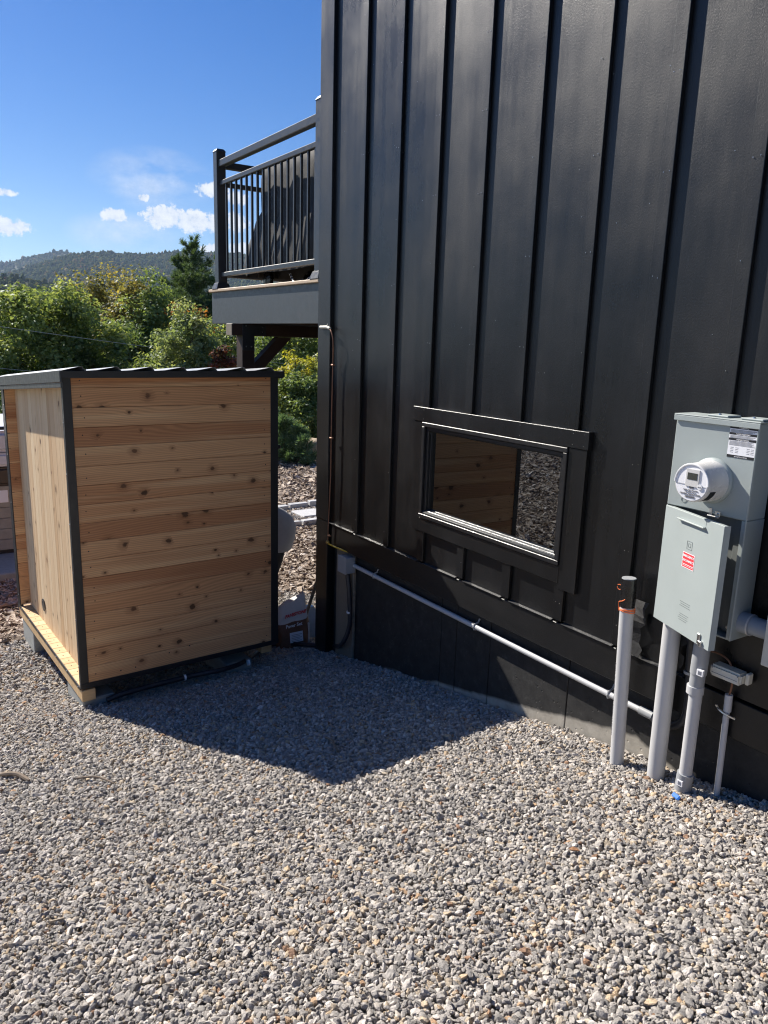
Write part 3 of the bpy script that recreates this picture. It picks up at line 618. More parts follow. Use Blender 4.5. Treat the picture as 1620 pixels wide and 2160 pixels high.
MB().prism([(2.915, BY+.02, -.40), (2.915, BY+.02, -.25), (3.17, BY+.02, -.001), (3.31, BY+.02, -.001)], (0, 0, 0), (0, .1, 0)).build('knee_brace', M['beam'], deck, .003)
br = MB().prism([(2.797, BY-.001, -.13), (2.797, BY-.001, .10), (3.03, BY-.001, .10), (3.03, BY-.001, .01), (2.913, BY-.001, .01), (2.913, BY-.001, -.13)], (0, -.006, 0), (0, 0, 0)).build('bracket', M['blackmetal'], deck, .001)
for x, z in ((2.83, .09), (2.99, .085), (2.99, .04), (2.83, -.095), (2.88, -.095)): MB().lathe([(0, .007), (.008, .006)], (x, BY-.006, z), (0, -1, 0), 8).build('bolt', M['steel'], br)

# ------------------------------------------------------------------ cedar shed (own frame: u along its broad face, v away from the camera)
SA = R(3.1); SC = np.array([.91, 4.90]); SZ = -2.40
shed = thing('shed', 'small cedar shed with black corner trim and ribbed metal roof on concrete blocks', 'shed', (SC[0], SC[1], SZ), SA)
def S(u, v, z): return np.array([SC[0]+u*math.cos(SA)-v*math.sin(SA), SC[1]+u*math.sin(SA)+v*math.cos(SA), z])
def sbox(name, mat, u0, u1, v0, v1, z0, z1, bevel=.002, parent=None, **k):
    return MB().box(u0, u1, v0, v1, z0-SZ, z1-SZ).build(name, mat, parent or shed, bevel, local=True, **k)
RS = -.075
def rz(v): return -.240+RS*v            # roof line
_bm = {}
def board(name, mat, c, length, width, thick, along, across, parent=None, bev=.0022):
    key = (round(length, 4), round(width, 4), thick, mat.name)
    if key not in _bm:
        o = MB().box(-length/2, length/2, -width/2, width/2, -thick/2, thick/2).build('board', mat, None, bev, origin=(0, 0, 0)); _bm[key] = o.data; bpy.data.objects.remove(o)
    o = link(bpy.data.objects.new(name, _bm[key])); o.parent = parent or shed
    a = Vector(along); b_ = Vector(across); n = a.cross(b_); Mx = Matrix.Identity(4)
    for i, v in enumerate((a, b_, n, Vector((c[0], c[1], c[2]-SZ)))):
        for j in range(3): Mx[j][i] = v[j]
    o.matrix_local = Mx; WM[o] = WM[shed]@Mx; return o
BT, BB = -.278, -2.287; bw = (BT-BB-.062)/16
z = BB
for k in range(17):
    w = bw if k < 16 else .062
    board('face_board', M['cedar'], (.73, .012, z+w/2), 1.375, w-.0014, .022, (1 if k % 2 else -1, 0, 0), (0, 0, 1)); z += w
for v0, u0 in ((1.845, .0),):                       # return wall at the far end, seen in the recess
    z = BB
    for k in range(16):
        board('return_board', M['cedar'], (.05, 1.852, z+bw/2), .10, bw-.0012, .022, (1, 0, 0), (0, 0, 1)); z += bw
        if z+bw > -.405: break
v = .03; rr = random.Random(9)
while v < 1.838:
    w = min(rr.uniform(.075, .125), 1.841-v)
    if w < .03: break
    board('panel_board', M['cedar_sunlit'], (.088, v+w/2, (-2.30+rz(v+w)-.032)/2), rz(v+w)-.032+2.30, w-.0014, .022, (0, 0, 1), (0, -1, 0)); v += w
v = .012
for k in range(17):
    board('ledge_board', M['pine'], (.040, v+.0535, -2.309), .082, .1058, .018, (1, 0, 0), (0, 1, 0)); v += .1075
b = MB()
for k in range(17): b.lathe([(0, .004), (.0015, .003)], (.04+rr.uniform(-.01, .01), .065+k*.1075+rr.uniform(-.01, .01), -2.299-SZ), (0, 0, 1), 6)
zz = BB
for k in range(17):
    for u in (.105, 1.355): b.lathe([(0, .0042), (.0012, .0035)], (u+rr.uniform(-.012, .012), .0008, zz+bw*rr.uniform(.35, .7)-SZ), (0, -1, 0), 7)
    zz += bw
for u, zq in ((.26, -2.24), (.36, -2.24), (.6, -2.19), (.75, -2.17)): b.lathe([(0, .005), (.0012, .004)], (u, .0008, zq-SZ), (0, -1, 0), 7)
b.build('nail_holes', M['black_ink'], shed, local=True, kind='stuff')
# corner angles and bottom rail
b = MB(); b.box(-.004, .047, -.004, -.0005, BB-.018-SZ, BT-SZ); b.box(-.004, -.0005, -.0005, .034, BB-.018-SZ, -.33-SZ); b.build('corner_trim', M['blackmetal'], shed, .001, local=True)
b = MB(); b.box(1.402, 1.462, -.004, -.0005, BB-.018-SZ, BT-SZ); b.box(1.458, 1.462, -.0005, .05, BB-.018-SZ, BT-SZ); b.build('corner_trim', M['blackmetal'], shed, .001, local=True)
b = MB(); b.box(-.006, -.001, 1.845, 1.935, -2.305-SZ, -.42-SZ); b.box(-.001, .02, 1.845, 1.848-.006, -2.305-SZ, -.42-SZ); b.build('corner_trim', M['blackmetal'], shed, .001, local=True)
sbox('bottom_trim', M['blackmetal'], -.005, 1.463, -.007, .02, BB-.022, BB+.012, .001)
sbox('ledge_trim', M['blackmetal'], -.007, -.001, .02, 1.93, -2.323, -2.302, .001)
b = MB()
for k in range(6): b.lathe([(0, .004), (.004, .003)], (-.004, .02, -.55-k*.32-SZ), (-1, 0, 0), 8)
for k in range(5): b.lathe([(0, .004), (.004, .003)], (-.006, 1.87, -.6-k*.4-SZ), (-1, 0, 0), 8)
for k in range(7): b.lathe([(0, .004), (.004, .003)], (-.007, .06+k*.29, -2.312-SZ), (-1, 0, 0), 8)
b.build('screw_heads', M['steel'], shed, local=True, kind='stuff')
# inner shell, far and right walls
sbox('inner_wall', M['cedar_sunlit'], .10, .13, .03, 1.9, -2.30, -.40, 0)
MB().hexa([(u_, v_, z_-SZ) for u_ in (1.425, 1.455) for v_ in (.052, 1.90) for z_ in (BB, rz(v_)-.032)]).build('side_wall', M['cedar'], shed, local=True)
sbox('back_wall', M['cedar'], .02, 1.42, 1.866, 1.93, BB, -.43, 0)
sbox('floor', M['pine'], .1, 1.42, .03, 1.86, BB-.01, BB+.02, 0)
h = MB().tube([(1.455, .12, -.80-SZ), (1.545, .12, -.80-SZ)], .017, 14).build('door_handle', M['blackmetal'], shed, .004, True, local=True)
MB().tube([(1.528, .12, -.80-SZ), (1.528, .40, -.80-SZ), (1.455, .40, -.80-SZ)], .014, 12).build('grip', M['blackmetal'], h, 0, True, local=True)
vt = MB().lathe([(0, .050), (.006, .050), (.006, .041), (.002, .041)], (.0765, 1.33, -2.145-SZ), (-1, 0, 0), 26).build('vent', M['blackmetal'], shed, 0, True, local=True)
for k in range(5): MB().box(.070, .074, 1.292, 1.368, -2.175+k*.015-SZ, -2.170+k*.015-SZ).build('slat', M['blackmetal'], vt, 0, local=True)
# skids and blocks
sbox('skid', M['pine'], .0, .088, .0, 1.93, -2.404, -2.3235, .003)
sbox('skid', M['pine'], 1.36, 1.45, .08, 1.93, -2.404, -2.3105, .003)
sbox('skid_crossbeam', M['beam'], .09, 1.36, .60, .69, -2.40, -2.3125, .003)  # dark timber colour stands for the shade under the shed
for u0, v0 in ((.01, 1.48), (.01, .03), (1.05, .04), (1.05, 1.5)):
    gz0 = float(gz(*S(u0+.1, v0+.2, 0)[:2])); sbox('concrete_block', M['block'], u0, u0+.21, v0, v0+.40, gz0-.08, -2.405, .006)
# roof: ribbed steel falling away from the broad face, folded edge trims
uu = [-.02]; prof = [(-.02, .0)]
nr = 7; pitch = 1.5/nr
for k in range(nr):
    c = .10+k*pitch
    for du, dz in ((-.12, .004), (-.03, .020), (-.012, .024), (.008, .024), (.024, .0)):
        if c+du > -.015: prof.append((c+du, dz))
prof.append((1.485, 0)); prof = sorted(prof)
V0, V1 = -.045, 2.16
vs_, fs_ = [], []
for v in (V0, V1):
    for u, dz in prof: vs_ += [(u, v, rz(v)+dz-SZ+.002), (u, v, rz(v)+dz-.0012-SZ+.002)]
n = len(prof)
for i in range(n-1):
    fs_ += [(2*i, 2*i+2, 2*n+2*i+2, 2*n+2*i), (2*i+1, 2*n+2*i+1, 2*n+2*i+3, 2*i+3), (2*i, 2*i+1, 2*i+3, 2*i+2), (2*n+2*i, 2*n+2*i+2, 2*n+2*i+3, 2*n+2*i+1)]
fs_ += [(0, 2*n, 2*n+1, 1), (2*n-2, 2*n-1, 4*n-1, 4*n-2)]
roof_ = MB().add(vs_, fs_).build('roof', M['roof'], shed, local=True)
b = MB()
for k in range(nr):
    for v in (.05, .9, 1.8): b.lathe([(0, .007), (.004, .006), (.010, .004)], (.10+k*pitch+.05, v, rz(v)-SZ+.002), (0, 0, 1), 7)
b.build('roof_screws', M['blackmetal'], roof_, local=True, kind='stuff')
def slanted(name, mat, u0, u1, v0, v1, top, bot):
    return MB().hexa([(u0, v0, rz(v0)+bot-SZ), (u0, v0, rz(v0)+top-SZ), (u0, v1, rz(v1)+bot-SZ), (u0, v1, rz(v1)+top-SZ), (u1, v0, rz(v0)+bot-SZ), (u1, v0, rz(v0)+top-SZ), (u1, v1, rz(v1)+bot-SZ), (u1, v1, rz(v1)+top-SZ)]).build(name, mat, shed, .0015, local=True)
slanted('rake_trim', M['fascia'], -.024, -.012, V0+.004, V1, .004, -.066)
slanted('rake_trim_lip', M['fascia'], -.020, -.006, V0+.008, V1, -.067, -.098)
slanted('rake_trim', M['blackmetal'], 1.478, 1.488, V0+.004, V1, .004, -.05)
sbox('eave_trim', M['blackmetal'], -.022, 1.490, V0-.006, V0+.004, rz(V0)-.042, rz(V0)+.001, .0015)
slanted('roof_deck', M['pine'], -.01, 1.475, V0+.006, V1-.01, -.004, -.03)
# black supply pipe clipped under the shed, running to the wall
hp = [onX(733, 1210, 2.80), onX(737, 1260, 2.80), onX(737, 1320, 2.80)]
hp += [onX(728, 1355, 2.79)+np.array([-.02, .02, -.02])]
for px, py in ((700, 1371), (655, 1369), (600, 1366), (562, 1372)): g = G(px, py); hp.append(np.array([g[0], g[1], float(gz(g[0], g[1]))+.035]))
for u, zq in ((1.1, -2.40), (.72, -2.395), (.3, -2.40), (.15, -2.42)): hp.append(S(u, -.02, zq))
pipe_ = thing('supply_pipe', 'black flexible pipe running along the gravel from junction box to cedar shed', 'pipe', tuple(hp[4]))
tube('tube', M['flex'], pipe_, spline(hp, 7), .0185, 10)
for i, p, d in ((0, onX(737, 1291, 2.80), (0, 0, 1)), (1, S(1.20, -.02, -2.402), (1, 0, 0)), (2, S(.70, -.02, -2.395), (1, 0, 0))):
    MB().lathe([(-.007, .0225), (.007, .0225)], p, d, 14).build('clip', M['white'], pipe_, 0, True)

# ------------------------------------------------------------------ electricity meter cabinet
mc = thing('meter_cabinet', 'grey steel electricity meter cabinet with its lower door hanging ajar', 'meter cabinet', (2.75, 1.72, -1.11))
X0, Y0, Y1 = 2.67, 1.545, 1.898
box('housing', M['meter'], mc, X0, 2.79, Y0, Y1, -.624, -.255, .004)
b = MB(); b.box(X0, 2.79, Y0, Y0+.006, -1.105, -.6245); b.box(X0, 2.79, Y1-.006, Y1, -1.105, -.6245); b.box(X0+.004, 2.79, Y0+.0065, Y1-.0065, -1.105, -1.098); b.box(2.782, 2.79, Y0+.0065, Y1-.0065, -1.0975, -.6245)
b.box(X0, X0+.004, Y0+.0062, Y0+.020, -1.0975, -.6245); b.build('lower_housing', M['meter'], mc, .001)
df = MB().box(2.725, 2.732, Y0+.07, Y1-.01, -1.09, -.63).box(2.715, 2.72, Y0+.021, Y0+.069, -1.09, -.63).build('inner_cover', M['meterdark'], mc, .001)
MB().lathe([(0, .007), (.004, .006)], (2.715, Y0+.045, -1.07), (-1, 0, 0), 10).build('screw', M['steel'], df)
b = MB(); b.box(X0-.010, 2.792, Y0-.006, Y1+.006, -.2545, -.2495); b.box(X0-.010, X0-.004, Y0-.006, Y1+.006, -.276, -.255); b.build('top_hood', M['meter'], mc, .0015)
for y in (1.74, 1.60):
    hb = box('hub_plate', M['meter'], mc, 2.685, 2.775, y-.055, y+.035, -.249, -.241, .003); MB().lathe([(0, .006), (.005, .005)], (2.70, y-.01, -.241), (0, 0, 1), 8).build('screw', M['steel'], hb)
MB().tube([(2.669, Y0+.003, -1.10), (2.669, Y0+.003, -.28)], .003, 6).build('front_bead', M['meter'], mc, 0, True)
# glass meter
C = np.array([X0, 1.708, -.493])
mt = MB().lathe([(0, .089), (.010, .089), (.014, .086), (.018, .080)], C, (-1, 0, 0), 40).build('meter', M['meter'], mc, 0, True)
MB().lathe([(.017, .081), (.035, .0785), (.118, .0745), (.128, .073), (.131, .070)], C, (-1, 0, 0), 44).build('meter_body', M['pearl'], mt, 0, True)
b = MB(); pts = [C+np.array([-.133, math.cos(a)*.0715, math.sin(a)*.0715]) for a in np.linspace(-.05, math.pi+.05, 22)]; b.tube(pts, .0036, 6); b.build('face_rim', M['white'], mt, 0, True)
b = MB(); b.prism([tuple(C+np.array([-.1312, math.cos(a)*.068, math.sin(a)*.068])) for a in np.linspace(0, 2*math.pi, 30, endpoint=False)], (0, 0, 0), (-.0012, 0, 0)); b.build('face_plate', M['white_label'], mt)
fx = C[0]-.133
def mrect(name, mat, parent, y, z, w, h, x=fx, t=.0012): return MB().box(x-t, x, C[1]+y-w/2, C[1]+y+w/2, C[2]+z-h/2, C[2]+z+h/2).build(name, mat, parent, .0003)
mrect('display_bezel', M['pearl'], mt, -.004, .020, .056, .066, t=.003); mrect('display', M['lcd'], mt, -.004, .026, .042, .026, fx-.003)
mrect('seam', M['grey_ink'], mt, 0, -.008, .128, .0012)
MB().lathe([(0, .011), (.004, .010)], C+np.array([-.1325, -.038, -.010]), (-1, 0, 0), 16).build('optical_port', M['white'], mt, 0, True)
for dy in (-.034, -.042): MB().lathe([(0, .002), (.001, .002)], C+np.array([-.137, dy, -.010]), (-1, 0, 0), 8).build('port_hole', M['black_ink'], mt)
mrect('code_panel', M['grey_ink'], mt, -.004, -.017, .020, .010, t=.0006)
RY = (0, -1, 0); UP = (0, 0, 1)
for s_, sz, dz in (('CL200  240V  3W  60Hz', .0062, -.030), ('TYPE  FM 2S  Kh 7.2', .0056, -.037), ('CENTRAL MAINE POWER', .0078, -.046), ('||||||||||||||||||||', .0080, -.055)):
    text(s_, sz, M['grey_ink'], mt, C+np.array([-.1338, 0, dz]), RY, UP, align='CENTER', bold=.0002)
b = MB(); av = np.linspace(-1.0, -.35, 8)
for a0, a1 in zip(av[:-1], av[1:]):
    q = [C+np.array([-x, -math.cos(a)*r, math.sin(a)*r]) for a in (a0, a1) for x, r in ((.080, .0775), (.112, .0762))]
    q2 = [C+np.array([-x, -math.cos(a)*(r-.003), math.sin(a)*(r-.003)]) for a in (a0, a1) for x, r in ((.080, .0775), (.112, .0762))]
    b.add(q+q2, [(0, 1, 3, 2), (4, 6, 7, 5), (0, 4, 5, 1), (2, 3, 7, 6), (0, 2, 6, 4), (1, 5, 7, 3)])
b.build('side_slot', M['black_ink'], mt)
# latch under the meter
lt = MB().box(X0-.012, X0+.0, 1.655, 1.705, -.634, -.628).box(X0-.012, X0-.008, 1.650, 1.672, -.628, -.606).box(X0-.004, X0, 1.690, 1.703, -.628, -.600).build('latch', M['steel'], mc, .0015)
MB().lathe([(0, .005), (.006, .004)], (X0-.012, 1.661, -.616), (-1, 0, 0), 8).build('screw', M['steel'], lt)
MB().tube([(X0-.001, 1.82+.012*math.cos(a), -.590+.012*math.sin(a)) for a in np.linspace(0, 6.28, 18)], .0009, 5).build('knockout_mark', M['emboss'], mc)
# warning label
def wrect(par, nm, mat, y0, y1, z0, z1, x=X0, t=.0006): return MB().box(x-t, x, y0, y1, z0, z1).build(nm, mat, par)
wl = wrect(mc, 'warning_label', M['white_label'], 1.549, 1.661, -.392, -.272)
for z0, z1 in ((-.283, -.272), (-.306, -.298), (-.327, -.319), (-.392, -.382)): wrect(wl, 'black_band', M['black_ink'], 1.549, 1.661, z0, z1, X0-.0006)
for s_, zc in (('\u25B2 WARNING', -.281), ('\u25B2 AVERTISSEMENT', -.3052), ('\u25B2 ADVERTENCIA', -.3262)):
    text(s_.replace('\u25B2', '!'), .0072, M['white_label'], wl, (X0-.0013, 1.605, zc), RY, UP, align='CENTER', bold=.0001)
for k, zc in enumerate((-.288, -.2915, -.295, -.310, -.3135, -.317, -.331, -.3345, -.338, -.3415, -.345)):
    wrect(wl, 'print_line', M['grey_ink'], 1.553+(.004*(k*7 % 5)), 1.657, zc-.0008, zc+.0008, X0-.0006, .0004)
for y0 in (1.556, 1.572, 1.618, 1.638):
    for k in range(4): wrect(wl, 'print_line', M['grey_ink'], y0, y0+.012, -.355-k*.006, -.3535-k*.006, X0-.0006, .0004)
text('SEE INSTRUCTIONS', .006, M['white_label'], wl, (X0-.0013, 1.605, -.390), RY, UP, align='CENTER')
# door hinged on its left edge
H0 = np.array([X0-.004, 1.897]); H1 = np.array([2.535, 1.548]); dd = (H1-H0)/np.linalg.norm(H1-H0); DW = np.linalg.norm(H1-H0); dn = np.array([-dd[1], dd[0]]); dn = dn if dn[0] < 0 else -dn   # outward normal
def DP(a, z, o=0.): q = H0+dd*a+dn*o; return (q[0], q[1], z)
def dbox(nm, mat, par, a0, a1, z0, z1, o0, o1, bevel=0): return MB().hexa([DP(a, z, o) for a in (a0, a1) for o in (o0, o1) for z in (z0, z1)]).build(nm, mat, par, bevel)
b = MB()
for a0, a1, z0, z1, o0, o1 in ((0, DW, -1.118, -.628, -.002, .0), (DW-.002, DW, -1.118, -.628, -.028, -.0021), (0, DW-.0021, -.630, -.628, -.02, -.0021), (0, DW-.0021, -1.118, -1.116, -.02, -.0021)):
    b.hexa([DP(a, z, o) for a in (a0, a1) for o in (o0, o1) for z in (z0, z1)])
door = b.build('door', M['meter'], mc, .0006)
dbox('pull', M['meter'], door, .10, .27, -.662, -.657, 0., .014, .001); dbox('pull_recess', M['meter'], door, .102, .268, -.6565, -.6295, .0002, .001)
for o_, s_ in ((.0, .017), (.0, .008)):
    b = MB(); ac, zc = .185, -.752
    for a0, a1, z0, z1 in ((ac-s_, ac+s_, zc+s_-.002, zc+s_), (ac-s_, ac+s_, zc-s_, zc-s_+.002), (ac-s_, ac-s_+.002, zc-s_+.002, zc+s_-.002), (ac+s_-.002, ac+s_, zc-s_+.002, zc+s_-.002)):
        b.hexa([DP(a, z, o) for a in (a0, a1) for o in (0., .0008) for z in (z0, z1)])
    b.build('square_emblem', M['emboss'], door)
rl_ = dbox('red_label', M['red'], door, .150, .226, -.846, -.784, .0, .0006)
for z0, z1 in ((-.846, -.844), (-.786, -.784)): dbox('label_border', M['white_label'], rl_, .150, .226, z0, z1, .0006, .001)
for a0, a1 in ((.150, .152), (.224, .226)): dbox('label_border', M['white_label'], rl_, a0, a1, -.844, -.786, .0006, .001)
dbox('label_rule', M['white_label'], rl_, .154, .222, -.833, -.831, .0006, .001); dbox('label_rule', M['white_label'], rl_, .154, .222, -.838, -.837, .0006, .001)
DR = (dd[0], dd[1], 0)
text('EMERGENCY', .0125, M['white_label'], rl_, DP(.188, -.802, .0011), DR, UP, align='CENTER', bold=.0002)
text('DISCONNECT', .0120, M['white_label'], rl_, DP(.188, -.820, .0011), DR, UP, align='CENTER', bold=.0002)
rr = random.Random(21)
for zc, n_ in ((-.985, 3), (-1.035, 4)):
    for k in range(n_): dbox('embossed_line', M['emboss'], door, .165+rr.uniform(0, .012), .222+rr.uniform(0, .018), zc-.0085*k-.002, zc-.0085*k+.0005, 0, .0006)
dbox('latch', M['steel'], door, .305, .322, -1.112, -1.07, .0, .006, .002); dbox('catch', M['steel'], door, .318, .336, -1.118, -1.095, .0, .010, .002)
# coupling and the neighbouring box
nb = thing('utility_box', 'beige steel utility box at the right of the meter cabinet', 'utility box', (2.74, 1.25, -1.15))
box('housing', M['beige'], nb, 2.665, 2.79, 1.09, 1.402, -1.14, -.62, .006); box('cover', M['beige'], nb, 2.655, 2.6645, 1.085, 1.407, -1.145, -.615, .003)
cp = thing('conduit_coupling', 'short blue grey plastic coupling joining meter cabinet to beige box', 'coupling', (2.74, 1.49, -1.08))
MB().lathe([(0, .042), (.045, .042), (.046, .037), (.148, .037)], (2.735, 1.545, -1.035), (0, -1, 0), 24).build('sleeve', M['pvcblue'], cp, 0, True)
MB().lathe([(0, .0435), (.006, .0435)], (2.735, 1.507, -1.035), (0, -1, 0), 24).build('collar', M['pvc'], cp, 0, True)

# ------------------------------------------------------------------ conduits
def vpipe(name, label, mat, top, bot, r, couplings=(), extra=.06):
    t = thing(name, label, 'conduit', tuple(bot)); top = np.array(top, float); bot = np.array(bot, float); d = (top-bot)/np.linalg.norm(top-bot)
    MB().tube([bot-d*extra, bot, (bot+top)/2, top], r, 22).build('pipe', mat, t, 0, True); return t, top, bot, d
p1t = onX(1327, 1222, 2.715); p1b = onX(1300, 1618, 2.715)
P1, top, bot, d = vpipe('capped_conduit', 'pale grey standing conduit with black taped top and orange string', M['pvc'], p1t-np.array([0, 0, .02]), p1b, .0315)
MB().tube([p1t+np.array([0, 0, .004]), p1t-d*.05, p1t-d*.11, p1t-d*.128], [.034, .0345, .034, .0325], 20).build('tape_wrap', M['tape'], P1, 0, True)
MB().lathe([(0, .032), (.003, .031)], p1t+d*.004, d, 20).build('cap', M['pvcdark'], P1, 0, True)
axp = (d[0], d[1], d[2]); nrm_ = np.array([-.80, .6, 0]); og = p1b+d*.16+nrm_*.0318
text('SCHEDULE 40 PVC CONDUIT  SUNLIGHT RESISTANT  90C WIRE', .0125, M['grey_ink'], P1, og, axp, (-.6*-1, .80, 0), name='pipe_lettering')
rr = random.Random(4)
for k in range(3): MB().tube([p1t-d*(.136+.005*k+.004*math.sin(a+k))+np.array([math.cos(a)*.0345, math.sin(a)*.0345, 0]) for a in np.linspace(0, 6.3, 20)], .0022, 5).build('string', M['orange'], P1, 0, True)
MB().tube(spline([p1t-d*.15+np.array([-.025, .026, 0]), p1t-d*.11+np.array([-.028, .026, 0]), p1t-d*.095+np.array([-.036, .0, 0]), p1t-d*.085+np.array([-.034, -.012, 0])], 5), .0018, 5).build('string', M['orange'], P1, 0, True)
MB().tube([p1t-d*(.045+.012*math.sin(a))+np.array([-.012, .040+.012*math.cos(a), 0]) for a in np.linspace(0, 5.6, 14)], .0016, 5).build('string', M['orange'], P1, 0, True)
P2, top, bot, d = vpipe('wide_conduit', 'wide pale grey conduit rising from gravel into meter cabinet', M['pvc'], onX(1421, 1295, 2.73), onX(1380, 1660, 2.73), .0375)
P3, top, bot, d = vpipe('jointed_conduit', 'grey conduit with two slip couplings and stickers below meter cabinet', M['pvc'], onX(1483, 1345, 2.70), onX(1437, 1700, 2.70), .0265)
q = lambda px, py: onX(px, py, 2.70)
MB().tube([q(1484, 1345), q(1473, 1420)], .0335, 20).build('slip_coupling', M['pvcdark'], P3, 0, True)
MB().tube([q(1473, 1420), q(1468, 1452)], .0300, 20).build('slip_coupling', M['pvcdark'], P3, 0, True)
MB().tube([q(1467.5, 1445), q(1465.5, 1462)], .0345, 20).build('collar', M['pvc'], P3, .001, True)
MB().tube([q(1446, 1630), q(1440, 1662), q(1437, 1690)], [.0335, .0335, .031], 20).build('slip_coupling', M['pvcdark'], P3, 0, True)
for px, py, s_ in ((1487, 1416, .014), (1444, 1647, .013)):
    c = q(px, py)+np.array([-.036, 0, 0]); st = MB().box(c[0], c[0]+.012, c[1]-s_, c[1]+s_, c[2]-.013, c[2]+.013).build('sticker', M['white_label'], P3, .0004)
    for k in range(5): MB().box(c[0]-.0006, c[0], c[1]-.008+k*.0035, c[1]-.0065+k*.0035, c[2]-.008, c[2]+.008).build('bar', M['grey_ink'], st)
P4, top, bot, d = vpipe('ground_wire_conduit', 'thin grey conduit carrying the copper ground wire beside the foundation', M['pvc'], onX(1537, 1468, 2.768), onX(1510, 1690, 2.768), .0125)
MB().tube([onX(1538, 1465, 2.768), onX(1534, 1500, 2.768)], .0155, 16).build('sleeve', M['pvc'], P4, 0, True)
c = onX(1531, 1502, 2.768); MB().tube([c+np.array([0, .045, .012]), c+np.array([-.012, .025, .005]), c+np.array([-.017, 0, 0]), c+np.array([-.012, -.025, -.005]), c+np.array([0, -.042, -.012])], .005, 8).build('strap', M['steel'], P4, 0, True)
gw = thing('ground_wire', 'copper ground wire curving from cabinet through the cream bonding block', 'wire', tuple(onX(1537, 1465, 2.78)))
tube('wire', M['copper'], gw, spline([onX(1490, 1372, 2.76), onX(1515, 1378, 2.775), onX(1538, 1395, 2.775), onX(1545, 1425, 2.775), onX(1543, 1450, 2.77), onX(1537, 1470, 2.768)], 8), .0042, 8)
c = onX(1534, 1421, 2.745); bb = thing('bonding_block', 'cream plastic bonding terminal block on the black skirting', 'terminal block', tuple(c))
MB().box(2.725, 2.788, c[1]-.068, c[1]+.068, c[2]-.026, c[2]+.024).build('housing', M['cream'], bb, .009, True, seg=2)
MB().box(2.755, 2.788, c[1]-.085, c[1]-.0685, c[2]-.022, c[2]+.026).build('end_clip', M['cream'], bb, .004)
MB().box(2.7235, 2.725, c[1]-.055, c[1]+.055, c[2]-.008, c[2]-.0065).build('seam', M['grey_ink'], bb)
for s_ in (-1, 1): MB().lathe([(0, .003), (.001, .0025)], (2.725, c[1]+s_*.055, c[2]+.012), (-1, 0, 0), 8).build('screw', M['grey_ink'], bb)
# horizontal run on the foundation
hc = thing('horizontal_conduit', 'long pale grey conduit clipped level along the black foundation', 'conduit', (2.83, 3.2, -1.7))
hx = 2.822; cl_, crr = onX(741, 1193, hx), onX(1372, 1503, hx); zc = (cl_[2]+crr[2])/2
MB().tube([(hx, cl_[1], zc), (hx, 3.5, zc), (hx, crr[1]+.02, zc)], .0155, 18).build('pipe', M['pvc'], hc, 0, True)
MB().tube([(hx, crr[1]+.055, zc), (hx, crr[1]-.02, zc)], .021, 18).build('coupling', M['pvcdark'], hc, 0, True)
for px, py in ((790, 1216), (1003, 1321), (1286, 1461)):
    y = onX(px, py, hx)[1]; MB().tube([(FX-.002, y, zc+.045), (FX-.012, y, zc+.024), (hx-.012, y, zc+.015), (hx-.0175, y, zc), (hx-.01, y, zc-.016), (hx+.006, y, zc-.019)], .0055, 8).build('clip', M['pvcdark'], hc, 0, True)
fl = thing('flexible_conduit', 'black flexible conduit looping from horizontal conduit up behind the pipes', 'conduit', tuple(onX(1420, 1530, 2.80)))
tube('tube', M['flex'], fl, spline([(hx, crr[1]-.01, zc), (hx-.01, crr[1]-.07, zc-.02), onX(1440, 1522, 2.80), onX(1453, 1470, 2.80), onX(1456, 1400, 2.79), onX(1461, 1340, 2.76)], 8), .019, 12)
MB().lathe([(-.006, .0235), (.006, .0235)], onX(1454, 1418, 2.793), (0, 0, 1), 16).build('clip', M['pvcdark'], fl, 0, True)
jb = thing('junction_box', 'small grey junction box on the plank at the foundation corner', 'junction box', (2.78, 4.7, -1.73))
c = onX(727, 1190, 2.77); MB().box(2.752, 2.829, c[1]-.058, c[1]+.058, c[2]-.062, c[2]+.06).build('housing', M['pvcdark'], jb, .004)
MB().box(2.744, 2.7515, c[1]-.062, c[1]+.062, c[2]-.066, c[2]+.064).build('lid', M['pvcdark'], jb, .003)
box('foundation_plank', M['plank'], None, 2.830, 2.854, 4.635, 4.892, -2.62, -1.562, .003).name = 'plank'
tag(bpy.data.objects['plank'], 'weathered upright plank fixed to the foundation under the junction box', 'plank')
# gas line down the corner
cg = thing('copper_line', 'thin copper line clipped down the black corner board', 'pipe', (2.76, 4.93, -1.55))
tube('tube', M['copper'], cg, spline([onX(693, 692, 2.765), onX(699, 700, 2.755), onX(702.5, 722, 2.755), onX(702, 770, 2.765), onX(699, 900, 2.765), onX(697.5, 1000, 2.765), onX(693, 1100, 2.765), onX(691.5, 1140, 2.765)], 6), .0048, 8)
MB().tube([onX(676, 690, 2.765), onX(690, 690, 2.762), onX(696, 693, 2.762)], [.011, .012, .010], 10).build('sealed_stub', M['cream'], cg, 0, True)
MB().tube([onX(690, 690, 2.762), onX(691, 683, 2.762)], [.008, .002], 6).build('sealant_tip', M['cream'], cg, 0, True)
for px, py in ((701, 770), (698, 924), (693.5, 1130)): c = onX(px, py, 2.765); MB().box(c[0]-.007, c[0]+.012, c[1]-.020, c[1]+.012, c[2]-.006, c[2]+.006).build('clip', M['copper'], cg, .002)
MB().ball(onX(691, 1144, 2.765), .016, 10, 6).build('elbow', M['brass'], cg, 0, True)
yt = thing('yellow_gas_tube', 'thin yellow gas tube tucked under the edge of the skirting', 'pipe', (2.8, 4.0, -1.56))
